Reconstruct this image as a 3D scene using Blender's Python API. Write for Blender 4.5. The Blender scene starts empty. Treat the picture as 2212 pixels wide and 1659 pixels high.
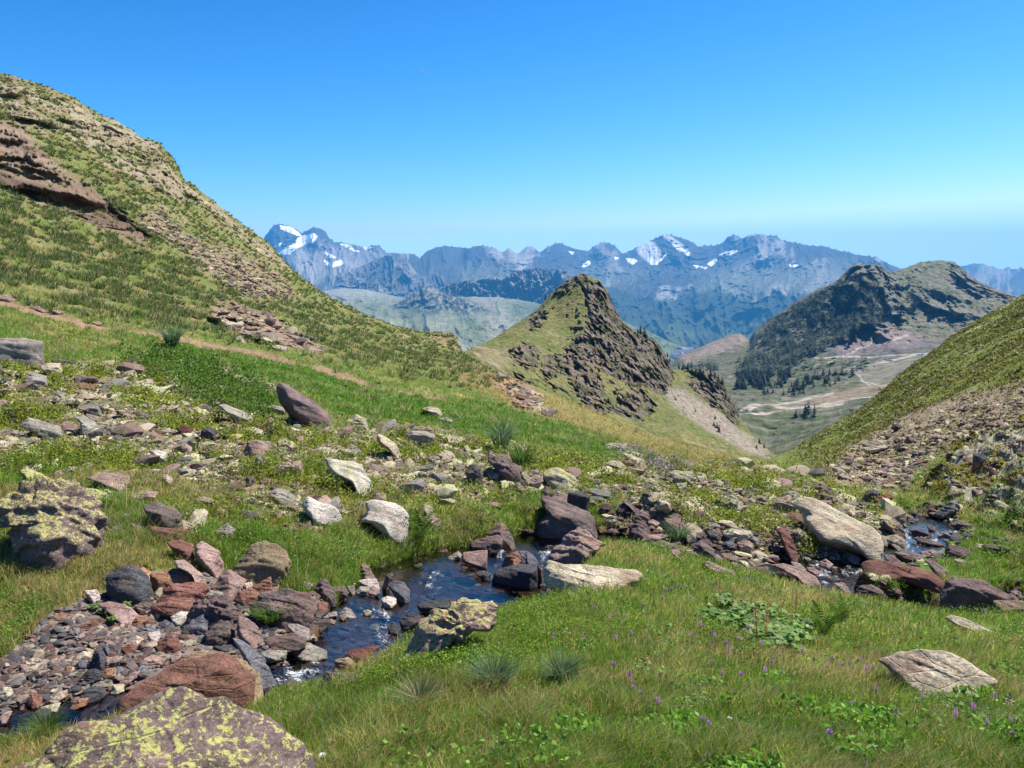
import bpy, math, time
import numpy as np
from mathutils import Vector
T0 = time.time()
SC = bpy.context.scene
COL = SC.collection
R = math.radians
# ------------------------------------------------------------------ camera
F, CX, CY = 1703.0, 1106.0, 829.5          # focal length and centre in units of a 2212 wide picture
PITCH = math.atan((CY - 600.0) / F)
cP, sP = math.cos(PITCH), math.sin(PITCH)
cam_d = bpy.data.cameras.new("camera")
cam_d.sensor_width = 36.0
cam_d.lens = F / 2212.0 * 36.0
cam_d.clip_start = 0.05
cam_d.clip_end = 80000.0
cam = bpy.data.objects.new("camera", cam_d)
cam.rotation_euler = (math.pi / 2 - PITCH, 0, 0)
COL.objects.link(cam)
SC.camera = cam
# ------------------------------------------------------------------ sky and sun
EXPO = 0.95
SUN_EL, SUN_AZ = R(57), R(54)              # azimuth clockwise from the view direction (+Y)
w = bpy.data.worlds.new("World")
SC.world = w
w.use_nodes = True
nt = w.node_tree
bg = nt.nodes["Background"]
sky = nt.nodes.new("ShaderNodeTexSky")
sky.sky_type = 'NISHITA'
sky.sun_disc = False
sky.sun_elevation = SUN_EL
sky.sun_rotation = SUN_AZ
sky.altitude = 2200
sky.air_density = 1.0
sky.dust_density = 0.25
sky.ozone_density = 2.2
sep = nt.nodes.new("ShaderNodeSeparateColor"); comb = nt.nodes.new("ShaderNodeCombineColor")
nt.links.new(sky.outputs[0], sep.inputs[0])
def wmath(op, a, b):
    n = nt.nodes.new("ShaderNodeMath"); n.operation = op
    nt.links.new(a, n.inputs[0]); n.inputs[1].default_value = b
    return n.outputs[0]
# deeper, more saturated high-altitude blue: red falls off faster than blue
for i, (sc_, pw) in enumerate(((0.222, 2.9), (0.190, 1.7), (0.196, 1.4))):
    v = wmath('MULTIPLY', sep.outputs[i], sc_)
    v = wmath('POWER', v, pw)
    v = wmath('MINIMUM', v, (1.1, 1.55, 1.7)[i])
    v = wmath('MULTIPLY', v, 1 / (0.12 * 2 ** EXPO))
    nt.links.new(v, comb.inputs[i])
nt.links.new(comb.outputs[0], bg.inputs[0])
bg.inputs[1].default_value = 0.12
sun_d = bpy.data.lights.new("sun", 'SUN')
sun_d.energy = 5.0
sun_d.angle = R(0.5)
sun_d.color = (1.0, 0.94, 0.83)
sun = bpy.data.objects.new("sun", sun_d)
sdir = Vector((math.sin(SUN_AZ) * math.cos(SUN_EL), math.cos(SUN_AZ) * math.cos(SUN_EL), math.sin(SUN_EL)))
sun.rotation_euler = sdir.to_track_quat('Z', 'Y').to_euler()
sun.location = (0, 0, 50)
COL.objects.link(sun)
SC.view_settings.view_transform = 'Standard'
SC.view_settings.look = 'None'
SC.view_settings.exposure = EXPO
SC.view_settings.gamma = 1.0
SC.cycles.max_bounces = 6
SC.cycles.diffuse_bounces = 1
SC.cycles.glossy_bounces = 2
SC.cycles.transmission_bounces = 3
SC.cycles.transparent_max_bounces = 6
SC.cycles.volume_bounces = 0
SC.cycles.volume_max_steps = 64
SC.cycles.caustics_reflective = False
SC.cycles.caustics_refractive = False
SC.cycles.use_adaptive_sampling = True
SC.cycles.sample_clamp_indirect = 4.0

# ------------------------------------------------------------------ helpers
def unproj(px, py, d):
    X = (px - CX) / F
    Y = -(py - CY) / F
    k = d / (cP + Y * sP)
    return X * k, d * np.ones_like(k), (-sP + Y * cP) * k

def proj(x, y, z):
    f = y * cP - z * sP
    u = y * sP + z * cP
    return CX + F * x / f, CY - F * u / f

def d_from_z(py, z):
    Y = -(py - CY) / F
    return z * (cP + Y * sP) / (-sP + Y * cP)

_rs = np.random.RandomState(7)
_ang = _rs.rand(4096) * 2 * np.pi
G2 = np.stack([np.cos(_ang), np.sin(_ang)], 1)
_g = _rs.randn(4096, 3)
G3 = _g / np.linalg.norm(_g, axis=1)[:, None]

def _h(ix, iy, iz, seed):
    h = (ix * 73856093) ^ (iy * 19349663) ^ (iz * 83492791) ^ (seed * 2654435)
    h = (h ^ (h >> 13)) * 1274126177
    return (h ^ (h >> 16)) & 4095

def _q(t):
    return t * t * t * (t * (t * 6 - 15) + 10)

def n2(x, y, seed=0):
    ix = np.floor(x).astype(np.int64); iy = np.floor(y).astype(np.int64)
    fx, fy = x - ix, y - iy
    u, v = _q(fx), _q(fy)
    def g(a, b):
        G = G2[_h(ix + a, iy + b, 0, seed)]
        return G[..., 0] * (fx - a) + G[..., 1] * (fy - b)
    a = g(0, 0); b = g(1, 0); c = g(0, 1); e = g(1, 1)
    return ((a * (1 - u) + b * u) * (1 - v) + (c * (1 - u) + e * u) * v) * 1.5

def n3(p, seed=0):
    i = np.floor(p).astype(np.int64)
    f = p - i
    u = _q(f)
    def g(a, b, c):
        G = G3[_h(i[..., 0] + a, i[..., 1] + b, i[..., 2] + c, seed)]
        return G[..., 0] * (f[..., 0] - a) + G[..., 1] * (f[..., 1] - b) + G[..., 2] * (f[..., 2] - c)
    ux, uy, uz = u[..., 0], u[..., 1], u[..., 2]
    def l(a, b, t): return a + (b - a) * t
    return l(l(l(g(0,0,0), g(1,0,0), ux), l(g(0,1,0), g(1,1,0), ux), uy),
             l(l(g(0,0,1), g(1,0,1), ux), l(g(0,1,1), g(1,1,1), ux), uy), uz) * 1.5

def fbm(x, y, seed=0, o=4, gain=0.5, lac=2.03):
    s = 0; a = 1; t = 0
    for k in range(o):
        s = s + a * n2(x + 17.3 * k, y - 9.1 * k, seed + k); t += a
        a *= gain; x = x * lac; y = y * lac
    return s / t

def ridged(x, y, seed=0, o=5, gain=0.5, lac=2.07):
    s = 0; a = 1; t = 0; wgt = 1
    for k in range(o):
        r = 1 - np.abs(n2(x + 13.7 * k, y + 5.3 * k, seed + k)) * 1.6
        r = np.clip(r, 0, 1) ** 2
        s = s + a * r * wgt; t += a
        wgt = np.clip(r * 1.5, 0, 1)
        a *= gain; x = x * lac; y = y * lac
    return s / t

def fbm3(p, seed=0, o=4, gain=0.5):
    s = 0; a = 1; t = 0
    for k in range(o):
        s = s + a * n3(p + 11.7 * k, seed + k); t += a
        a *= gain; p = p * 2.03
    return s / t

def sstep(a, b, x):
    t = np.clip((x - a) / (b - a), 0, 1)
    return t * t * (3 - 2 * t)

def inpoly(px, py, poly):
    ins = np.zeros(np.shape(px), bool)
    n = len(poly)
    for i in range(n):
        x1, y1 = poly[i]; x2, y2 = poly[(i + 1) % n]
        if y1 == y2: continue
        c = ((y1 > py) != (y2 > py)) & (px < (x2 - x1) * (py - y1) / (y2 - y1) + x1)
        ins ^= c
    return ins

def edge_dist(px, py, pts, closed=False):
    best = np.full(np.shape(px), 1e9)
    n = len(pts)
    for i in range(n if closed else n - 1):
        x1, y1 = pts[i]; x2, y2 = pts[(i + 1) % n]
        L = max((x2 - x1) ** 2 + (y2 - y1) ** 2, 1e-9)
        t = np.clip(((px - x1) * (x2 - x1) + (py - y1) * (y2 - y1)) / L, 0, 1)
        best = np.minimum(best, np.hypot(px - x1 - t * (x2 - x1), py - y1 - t * (y2 - y1)))
    return best

def soft(px, py, poly, f=20, wob=0.0, nz=None):
    """1 inside, 0 outside, feathered by f pixels, the border broken up by noise"""
    xs = [p[0] for p in poly]; ys = [p[1] for p in poly]
    m = 2 * f + wob + 5
    out = np.zeros(np.shape(px))
    sel = (px > min(xs) - m) & (px < max(xs) + m) & (py > min(ys) - m) & (py < max(ys) + m)
    if not sel.any(): return out
    a, b = px[sel], py[sel]
    s = np.where(inpoly(a, b, poly), 1.0, -1.0) * edge_dist(a, b, poly, True)
    if wob and nz is not None: s = s + nz[sel] * wob
    out[sel] = sstep(-f, f, s)
    return out

def mixc(c, m, col):
    return c + (np.asarray(col) - c) * m[..., None]

def mk_mesh(name, V, Fc, mat=None, cols=None, smooth=True, extra=None):
    me = bpy.data.meshes.new(name)
    V = np.ascontiguousarray(V, np.float32).reshape(-1, 3)
    Fc = np.ascontiguousarray(Fc, np.int32)
    n, k = Fc.shape
    me.vertices.add(len(V)); me.vertices.foreach_set("co", V.ravel())
    me.loops.add(n * k); me.loops.foreach_set("vertex_index", Fc.ravel())
    me.polygons.add(n)
    me.polygons.foreach_set("loop_start", np.arange(0, n * k, k, dtype=np.int32))
    me.polygons.foreach_set("use_smooth", np.full(n, smooth, bool))
    me.update(calc_edges=True)
    if cols is not None:
        c = np.ones((len(V), 4), np.float32); c[:, :3] = np.clip(cols.reshape(-1, 3), 0.003, 0.95)
        a = me.color_attributes.new("Col", 'FLOAT_COLOR', 'POINT'); a.data.foreach_set("color", c.ravel())
    for nm, arr in (extra or {}).items():
        a = me.attributes.new(nm, 'FLOAT', 'POINT'); a.data.foreach_set("value", np.ascontiguousarray(arr, np.float32).ravel())
    if mat: me.materials.append(mat)
    return me

def mk_obj(name, me, kind=None, label=None, cat=None, group=None, parent=None, loc=None):
    o = bpy.data.objects.new(name, me)
    COL.objects.link(o)
    if kind: o["kind"] = kind
    if label: o["label"] = label
    if cat: o["category"] = cat
    if group: o["group"] = group
    if parent: o.parent = parent
    if loc is not None: o.location = loc
    return o

def gridfaces(nr, nc):
    i, j = np.meshgrid(np.arange(nr - 1), np.arange(nc - 1), indexing='ij')
    a = (i * nc + j).ravel()
    return np.stack([a, a + 1, a + nc + 1, a + nc], 1)

def pchip(tk, Y, t):
    """Y (K, n) values at knots tk (K), evaluated at t (m) -> (m, n); monotone cubic"""
    h = np.diff(tk)[:, None]
    dl = np.diff(Y, axis=0) / h
    m = np.zeros_like(Y)
    a, b = dl[:-1], dl[1:]
    ok = a * b > 0
    w1 = 2 * h[1:] + h[:-1]; w2 = h[1:] + 2 * h[:-1]
    with np.errstate(divide='ignore', invalid='ignore'):
        mm = (w1 + w2) / (w1 / a + w2 / b)
    m[1:-1] = np.where(ok, mm, 0)
    m[0] = dl[0]; m[-1] = dl[-1]
    k = np.clip(np.searchsorted(tk, t, side='right') - 1, 0, len(tk) - 2)
    s = ((t - tk[k]) / (tk[k + 1] - tk[k]))[:, None]
    hh = (tk[k + 1] - tk[k])[:, None]
    h00 = 2*s**3 - 3*s**2 + 1; h10 = s**3 - 2*s**2 + s; h01 = -2*s**3 + 3*s**2; h11 = s**3 - s**2
    return h00 * Y[k] + h10 * hh * m[k] + h01 * Y[k + 1] + h11 * hh * m[k + 1]

def smooth1(a, n):
    if n < 1: return a
    k = np.hanning(2 * n + 3); k /= k.sum(); r = n + 1
    return np.convolve(np.pad(a, r, mode='edge'), k, mode='valid')

def loft(lines, pxs, rows, sm=0):
    """lines: list of [(px,py,d)...]; rows: rows per interval. returns PY, D, T grids (rows, cols)"""
    PYk = []; Dk = []
    prev = None
    for L in lines:
        L = sorted(L)
        xs = [p[0] for p in L]
        py = smooth1(np.interp(pxs, xs, [p[1] for p in L]), sm)
        dd = np.interp(pxs, xs, [math.log(p[2]) for p in L])
        dd = smooth1(dd, max(sm, 3))
        if prev is not None: dd = np.maximum(dd, prev + 0.012)
        prev = dd
        PYk.append(py); Dk.append(dd)
    tk = np.arange(len(lines)).astype(float)
    t = np.concatenate([k + np.arange(r) / r for k, r in enumerate(rows)] + [[len(lines) - 1.0]])
    return pchip(tk, np.array(PYk), t), np.exp(pchip(tk, np.array(Dk), t)), t

# ------------------------------------------------------------------ materials
def new_mat(name):
    m = bpy.data.materials.new(name); m.use_nodes = True
    t = m.node_tree; t.nodes.clear()
    out = t.nodes.new("ShaderNodeOutputMaterial")
    return m, t, out

def N(t, typ, **kw):
    n = t.nodes.new(typ)
    for k, v in kw.items():
        if k in n.inputs: n.inputs[k].default_value = v
        else: setattr(n, k, v)
    return n

def mat_ground(name, scale, bump=0.3, dist=0.02, rough=0.95, contrast=0.35, scale2=None):
    """albedo from the mesh's own colour attribute, broken up by world-space noise, with bump"""
    m, t, out = new_mat(name)
    b = N(t, "ShaderNodeBsdfPrincipled"); b.inputs["Roughness"].default_value = rough
    b.inputs["Specular IOR Level"].default_value = 0.15
    at = N(t, "ShaderNodeVertexColor", layer_name="Col")
    geo = N(t, "ShaderNodeNewGeometry")
    nz = N(t, "ShaderNodeTexNoise"); nz.inputs["Scale"].default_value = scale; nz.inputs["Detail"].default_value = 6
    nz.inputs["Roughness"].default_value = 0.65
    t.links.new(geo.outputs["Position"], nz.inputs["Vector"])
    mr = N(t, "ShaderNodeMapRange"); mr.inputs[1].default_value = 0.3; mr.inputs[2].default_value = 0.7
    mr.inputs[3].default_value = 1 - contrast; mr.inputs[4].default_value = 1 + contrast
    t.links.new(nz.outputs[0], mr.inputs[0])
    mx = N(t, "ShaderNodeVectorMath", operation='SCALE')
    t.links.new(at.outputs["Color"], mx.inputs[0]); t.links.new(mr.outputs[0], mx.inputs["Scale"])
    t.links.new(mx.outputs[0], b.inputs["Base Color"])
    bp = N(t, "ShaderNodeBump"); bp.inputs["Strength"].default_value = bump; bp.inputs["Distance"].default_value = dist
    t.links.new(nz.outputs[0], bp.inputs["Height"]); t.links.new(bp.outputs[0], b.inputs["Normal"])
    t.links.new(b.outputs[0], out.inputs[0])
    return m
# ------------------------------------------------------------------ NEAR GROUND (one sheet: banks, stream bed, left hillside, right slope)
def zl(L):   # (px, py, z) -> (px, py, d)
    return [(a, b, float(d_from_z(b, c))) for a, b, c in L]
L0 = [(-500,3300,0.9),(600,3300,0.9),(900,2900,0.9),(2700,2900,0.9)]
L1 = [(-500,1800,2.8),(0,1760,2.75),(300,1745,2.7),(620,1700,2.55),(1106,1659,2.5),(2212,1659,2.6),(2700,1659,2.7)]
L2 = [(-500,1650,3.5),(0,1625,3.6),(250,1570,3.75),(520,1560,3.75),(600,1503,4.1),(700,1480,4.2),(800,1443,4.45),(870,1402,4.75),(1000,1352,5.3),(1075,1328,5.6),
      (1215,1290,6.3),(1255,1235,7.2),(1300,1180,8.7),(1460,1187,8.9),(1560,1226,8.4),(1700,1268,8.0),(1830,1292,7.9),(1950,1315,7.7),(2040,1328,7.6),(2212,1322,7.8),(2700,1320,8.2)]
L3 = zl([(-500,1635,-2.3),(0,1612,-2.3),(250,1555,-2.32),(520,1545,-2.34),(600,1490,-2.4),(700,1468,-2.46),(780,1436,-2.52),(860,1393,-2.62),(1000,1338,-2.8),(1075,1316,-2.87),
      (1215,1280,-2.97),(1250,1225,-3.02),(1300,1166,-3.12),(1460,1173,-3.18),(1560,1212,-3.3),(1700,1253,-3.42),(1830,1278,-3.5),(1950,1300,-3.55),(2040,1315,-3.6),(2212,1312,-3.7),(2700,1310,-3.8)])
L4 = zl([(-500,1560,-2.3),(0,1528,-2.3),(150,1508,-2.32),(260,1488,-2.33),(420,1495,-2.35),(600,1430,-2.4),(660,1350,-2.52),(720,1305,-2.58),(800,1226,-2.76),(930,1187,-2.86),(1050,1172,-2.95),(1130,1150,-3.05),
      (1290,1146,-3.14),(1400,1155,-3.19),(1500,1170,-3.25),(1620,1185,-3.35),(1700,1203,-3.44),(1780,1203,-3.52),(1850,1218,-3.56),(1900,1190,-3.7),(1930,1155,-3.9),(1960,1130,-4.1),(2010,1115,-4.2),(2070,1130,-4.1),
      (2090,1180,-3.9),(2130,1250,-3.85),(2212,1275,-3.85),(2700,1280,-3.9)])
L5 = zl([(-500,1450,-2.2),(0,1415,-2.25),(100,1340,-2.25),(200,1268,-2.24),(330,1222,-2.26),(400,1175,-2.25),(480,1195,-2.38),(600,1213,-2.42),(660,1245,-2.47),(760,1212,-2.6),(800,1190,-2.66),(900,1168,-2.72),(1000,1146,-2.84),(1130,1108,-2.92),
      (1290,1118,-3.04),(1400,1112,-3.08),(1550,1122,-3.18),(1700,1132,-3.34),(1800,1165,-3.45),(1870,1165,-3.6),(1900,1145,-3.7),(1930,1108,-3.95),(1980,1080,-4.25),(2060,1088,-4.15),(2100,1150,-3.95),(2212,1200,-3.8),(2700,1200,-3.6)])
L6 = [(-500,960,8.5),(0,1000,8.5),(300,1005,8.8),(600,1010,9.6),(900,1020,10.5),(1200,1020,11.5),(1500,1050,12),(1700,1072,12.5),(1850,1092,13.5),(1960,1062,16),(2060,1058,16),(2212,1090,14),(2700,1040,14)]
L7 = [(-500,760,13),(0,840,13),(300,862,13.5),(600,902,14),(900,942,15),(1200,962,16),(1500,1002,17),(1700,1037,18),(1850,1062,20),(1960,1042,23),(2060,1010,22),(2212,985,20),(2700,900,20)]
L8 = [(-500,570,21),(0,705,21),(300,742,23),(600,795,24),(900,855,25),(1200,905,26),(1400,962,27),(1600,1003,28),(1750,1023,30),(1900,1010,34),(2060,955,34),(2212,905,33),(2700,760,33)]
L9 = [(-500,420,30),(0,600,30),(300,655,33),(600,718,36),(900,783,40),(1020,795,44),(1100,814,43),(1230,866,42),(1400,938,42),(1560,980,46),(1640,994,52),(1700,995,62),(1800,975,62),(1900,950,62),(2060,880,62),(2212,815,60),(2700,620,60)]
L10 = [(-500,200,48),(0,415,48),(300,525,52),(600,645,58),(900,748,64),(1000,770,66),(1060,800,64),(1230,925,58),(1400,985,60),(1560,1010,64),(1640,1001,75),(1700,990,88),(1800,950,88),(1900,905,88),(2060,812,88),(2212,735,86),(2700,510,86)]
SKY_L = [(-500,0,95),(-200,90,95),(0,158,95),(60,172,95),(150,206,96),(215,246,97),(262,268,97),(310,300,98),(345,308,98),(380,352,98),(400,388,99),(440,418,100),(480,452,100),(530,490,100),(572,520,100),(600,548,100),(640,590,98),(700,636,96),(760,668,95),(850,706,92),(905,716,88),(930,718,84),(985,722,82),(992,752,82),(1010,775,80),
        (1060,850,80),(1230,980,85),(1400,1030,90),(1560,1035,95),(1620,1010,100),(1645,1000,105),(1700,976,132),(1760,945,138),(1850,893,140),(1960,800,140),(2090,706,140),(2212,640,140),(2700,380,140)]
L12 = [(a, b + 90, d * 1.35) for a, b, d in SKY_L]
L13 = [(a, b + 330, d * 1.9) for a, b, d in SKY_L]
NPX = np.concatenate([np.linspace(-480, -20, 70, endpoint=False), np.linspace(-20, 2232, 1240, endpoint=False), np.linspace(2232, 2680, 70)])
NROWS = [26, 62, 34, 46, 44, 80, 60, 60, 60, 70, 110, 10, 6]
NPY, ND, NT = loft([L0, L1, L2, L3, L4, L5, L6, L7, L8, L9, L10, SKY_L, L12, L13], NPX, NROWS, sm=4)
PX = np.broadcast_to(NPX, NPY.shape).copy()
NPY0 = NPY.copy()
gx, gy, gz = unproj(PX, NPY, ND)
TT = np.broadcast_to(NT[:, None], NPY.shape)
W2 = lambda s, seed, o=4: fbm(gx / s, gy / s, seed, o)
nA = fbm(gx / 3.0, gy / 3.0, 11, 4); nB = fbm(gx / 0.8, gy / 0.8, 21, 4); nC = fbm(gx / 12, gy / 12, 31, 4)
nD = fbm(gx / 0.25, gy / 0.25, 41, 3)
pxw = PX + 26 * nB + 10 * nD; pyw = NPY + 18 * nA + 8 * nD       # warped coordinates so traced borders are ragged
P_ = lambda poly, f=14: soft(pxw, pyw, poly, f)
# channel
inch = sstep(2.75, 3.1, TT) * (1 - sstep(3.9, 4.25, TT))
hill = sstep(8.2, 9.2, TT) * (1 - sstep(1000, 1120, PX))                      # left hillside
rslope = sstep(7.2, 8.6, TT) * sstep(1690, 1800, PX)
cliffband = P_([(-500,170),(0,262),(60,285),(120,350),(200,410),(290,480),(330,520),(300,535),(230,500),(150,470),(70,430),(0,395),(-500,300)], 8)
upper_rock = P_([(-500,0),(0,158),(150,205),(345,305),(400,385),(572,518),(640,590),(560,560),(430,450),(330,420),(230,360),(130,290),(40,270),(0,235),(-500,120)], 22)
scree_l = P_([(330,440),(430,520),(560,565),(640,640),(560,650),(460,600),(370,520),(300,470)], 18)
outcrop = P_([(455,648),(530,668),(610,700),(700,742),(690,764),(610,752),(520,728),(460,690)], 6)
knob = P_([(905,716),(985,720),(1000,756),(960,745)], 6)
brow = P_([(1040,800),(1100,812),(1160,850),(1185,905),(1130,880),(1080,840)], 8)
PATH = [(-60,628),(0,648),(100,675),(200,700),(330,722),(420,742),(520,760),(600,776),(650,792),(700,795),(760,815),(820,835),(880,845),(960,858)]
path = (1 - sstep(2, 7, edge_dist(PX + 10 * nB, NPY + 6 * nA, PATH) - 4 * (PX < 640))) * sstep(-.45, -.1, W2(2.2, 53) + .35 * (PX < 420))
lush = P_([(240,722),(620,772),(900,850),(1100,885),(1290,935),(1460,1010),(1300,990),(1050,945),(830,930),(740,930),(690,860),(520,805),(330,745)], 14)
stony = P_([(-300,790),(280,800),(470,860),(620,900),(900,940),(1300,1000),(1650,1020),(1900,1080),(1950,1130),(1900,1200),(1700,1200),(1500,1150),(1300,1090),(1080,1060),(900,1075),(620,1070),(300,1010),(-300,990)], 20)
gravel = P_([(-300,1470),(0,1422),(90,1350),(190,1278),(330,1235),(560,1250),(720,1300),(640,1400),(520,1540),(250,1510),(0,1545),(-300,1600)], 8)
rocksbank = P_([(1290,1110),(1500,1110),(1720,1130),(1880,1170),(1960,1110),(2060,1100),(2100,1170),(2010,1260),(1880,1280),(1700,1240),(1500,1200),(1310,1170)], 10)
tang = P_([(960,775),(1100,812),(1230,862),(1400,934),(1560,975),(1680,1010),(1620,1030),(1450,1000),(1290,940),(1150,890),(1000,830)], 10)
scree_r = P_([(1780,1030),(1850,960),(1900,925),(1990,880),(2090,850),(2300,800),(2300,905),(2212,912),(2110,960),(2010,1000),(1960,1060),(1900,1070)], 12)
ridge_r = P_([(1990,1062),(2080,975),(2212,905),(2400,860),(2400,1140),(2212,1150),(2150,1105),(2060,1090)], 12)
fore = (1 - sstep(1.9, 2.4, TT))
# ---- relief
dz = 0.03 * nA * np.minimum(ND / 5, 3) + 0.018 * nB * np.minimum(ND / 4, 4) + 0.006 * nD
dz += 0.10 * W2(7, 51) * sstep(4, 30, ND) + (.085 * nB + .06 * fbm(gx / .45, gy / .45, 52, 3)) * sstep(4.1, 4.5, TT) * (1 - sstep(8, 9, TT)) * np.minimum(ND / 7, 2)
dz *= (1 - 0.75 * inch)
dz -= inch * (0.10 + 0.05 * (nB + 0.5) + 0.03 * nD)
rg = ridged(gx / 2.2 + 0.4 * nA, gy / 2.2, 61, 5)
rg2 = ridged(gx / 6 + gz / 5, gy / 6 + gz / 4, 71, 6)
strat = n2(gz * 2.2 + gx * 0.9 + nA, gx / 4.0 + gy / 9, 81) + 0.5 * n2(gz * 6 + gx * 2.4, gx / 2.0, 82)
dz += hill * (0.28 * W2(5, 91) + 0.10 * W2(1.4, 92))
lat = (PX - CX) * ND / F
gu = ridged(lat / 3.2 + .5 * nA, gz / 2.0, 171, 5); gu2 = ridged(lat / 9 + .5 * nC, gz / 5.5 + lat / 14, 172, 6)
bed = n2((gz + .35 * lat) * 1.3 + nA, lat / 9, 173) + .5 * n2((gz + .35 * lat) * 3.6, lat / 5, 174)
dd = cliffband * (-6.5 * (gu2 - .35) - 1.5 * (gu - .4) - .8 * bed) + upper_rock * (-4.6 * (gu2 - .35) - 1.5 * (gu - .4) - .5 * bed) + scree_l * (-1.4 * (gu - .4) - .5 * bed)
dd += outcrop * (-3.0 * (gu - .3) - 1.0 * bed - .6) + knob * (-2.5 * (gu2 - .3) - .6 * bed) + brow * (-.8 * gu)
gu3 = ridged(lat / 1.1 + .4 * nB, gz / .9 + lat / 3, 175, 4)
dd += (cliffband + upper_rock + .6 * scree_l + .6 * outcrop) * -1.1 * (gu3 - .4)
dd = dd * np.clip((11 - TT) / .25, 0, 1)
gx, gy, gz = unproj(PX, NPY, ND + dd)
dz += rslope * (0.9 * W2(9, 95) + 0.22 * W2(1.8, 96))
dz += scree_r * (0.25 * rg) + ridge_r * (0.55 * rg - 0.1 + 0.2 * strat)
dz -= path * 0.10
dz += stony * 0.07 * (rg - .5) + gravel * (0.03 * rg) + rocksbank * (0.10 * rg - 0.04)
island = P_([(2050,1188),(2088,1150),(2400,1130),(2400,1295),(2070,1288),(1890,1282),(1850,1264),(1890,1244),(2000,1236)], 6)
bars = P_([(560,1290),(640,1290),(700,1330),(690,1360),(640,1400),(560,1400)], 6)
bars = np.maximum(bars, P_([(1300,1130),(1480,1150),(1700,1185),(1740,1240),(1600,1250),(1440,1195),(1330,1175)], 8) * (.45 + 1.2 * nB))
dz += island * (.30 + .05 * nB) * inch + bars * .16 * inch
# jagged rocks along the left skyline
sk = np.clip(1 - np.abs(TT - 10.93) / 0.35, 0, 1) * (PX < 700)
jag = ridged(PX / 46.0, gy / 9, 63, 4)
dz += sk * (0.5 * (jag - 0.45)) * (0.35 + soft(PX, NPY, [(320,280),(420,280),(430,480),(330,450)], 12))
sky2 = np.clip(1 - np.abs(TT - 10.95) / 0.3, 0, 1) * (PX > 1680)
dz += sky2 * 0.25 * fbm(PX / 30, gy / 9, 66, 4)
gz = gz + dz
NPXp, NPYp = proj(gx, gy, gz)
# ---- albedo
LUSH = (.060,.115,.014); MID = (.095,.125,.025); DRY = (.300,.235,.085); STRAW = (.43,.33,.16); HEATH = (.165,.190,.018); DARKH = (.045,.085,.012)
DIRT = (.200,.125,.085); GRAV = (.165,.125,.105); TAN = (.235,.190,.125); BROWN = (.150,.090,.065); PALE = (.36,.31,.23)
c = np.zeros(gx.shape + (3,)) + MID
mottle = sstep(-.15, .3, nB + 0.5 * nA)
c = mixc(c, mottle * 0.7, LUSH)
dryn = sstep(-.05, .35, W2(1.7, 101) + 0.3 * nD)
c = mixc(c, dryn * (0.55 + 0.0 * TT), DRY)
hm = sstep(-.1, .15, W2(2.6, 111) + .4 * nD)
c = mixc(c, hill * 0.75, (.185,.155,.065)); c = mixc(c, hill * hm * 0.85, (.085,.135,.022))
c = mixc(c, hill * sstep(.12, .4, W2(1.3, 113)) * .7, TAN)
stripe = sstep(-.2, .2, fbm((gx * 0.5 + gy) / 3.2 + gz / 6, (gx - gy) / 11, 121, 4) + .3 * nB)
c = mixc(c, rslope * 0.9, (.150,.190,.035)); c = mixc(c, rslope * stripe * 0.75, (.085,.085,.014))
c = mixc(c, rslope * sstep(.1, .3, fbm((gx + gy * 1.6) / 10, (gx - gy) / 40, 122, 3)) * .7, (.110,.185,.030))
c = mixc(c, rslope * sstep(.36, .45, fbm(gx / 7, gy / 7, 124, 4)) * .9, (.36,.30,.24))
c = mixc(c, lush * 0.9, LUSH); c = mixc(c, lush * sstep(.1, .4, nB) * .5, (.12,.20,.03))
c = mixc(c, tang * 0.7, (.22,.155,.065)); c = mixc(c, tang * hm * .5, (.14,.15,.04))
stony = np.maximum(stony, .65 * P_([(150,1000),(500,1000),(900,1040),(1120,1050),(1080,1100),(980,1090),(760,1130),(620,1150),(400,1120),(250,1080)], 16) * sstep(-.2, .15, nA))
heath = stony * sstep(-.05, .2, W2(1.6, 131) + .25 * nD)
c = mixc(c, stony * 0.55, GRAV); c = mixc(c, stony * sstep(0, .3, nA) * .5, DIRT); c = mixc(c, heath * 0.9, HEATH)
jun = P_([(270,775),(370,762),(470,790),(560,830),(600,870),(560,900),(420,860),(300,815)], 12)
c = mixc(c, jun, (.035,.085,.008))
rk = sstep(.25, .5, rg2 + .15 * nB)
urk = sstep(.42, .62, upper_rock * (.70 + 1.1 * W2(4, 141) + .8 * nB + .4 * nD))
c = mixc(c, urk * .95, TAN); c = mixc(c, urk * sstep(.1, .4, bed) * .6, (.20,.155,.11)); c = mixc(c, urk * sstep(-.15, -.45, bed) * .4, (.33,.28,.20))
c = mixc(c, scree_l * .85, (.225,.160,.110)); c = mixc(c, scree_l * sstep(.1,.3,nB) * .5, (.13,.15,.04))
c = mixc(c, cliffband * .92, (.175,.120,.085)); c = mixc(c, cliffband * sstep(-.05, .2, W2(5, 151)) * .7, (.085,.055,.042)); c = mixc(c, cliffband * sstep(.15, .4, bed) * .5, (.26,.2,.15))
c = mixc(c, outcrop * .95, (.20,.140,.105)); c = mixc(c, outcrop * sstep(.1, .4, strat) * .5, (.28,.22,.16)); c = mixc(c, knob * .85, (.22,.165,.10)); c = mixc(c, brow * .8, (.30,.17,.11))
c = mixc(c, path * .9, (.24,.155,.10))
c = mixc(c, gravel * .97, GRAV); c = mixc(c, gravel * sstep(0, .3, nD) * .5, (.13,.115,.12))
c = mixc(c, rocksbank * .85, (.13,.095,.09))
c = mixc(c, scree_r * .80, (.25,.175,.145)); c = mixc(c, scree_r * sstep(.0, .3, nA) * .5, (.12,.14,.03))
c = mixc(c, ridge_r * .85, (.30,.275,.22)); c = mixc(c, ridge_r * sstep(.0, .25, nA + .3 * nC) * .85, (.17,.15,.03))
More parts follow.
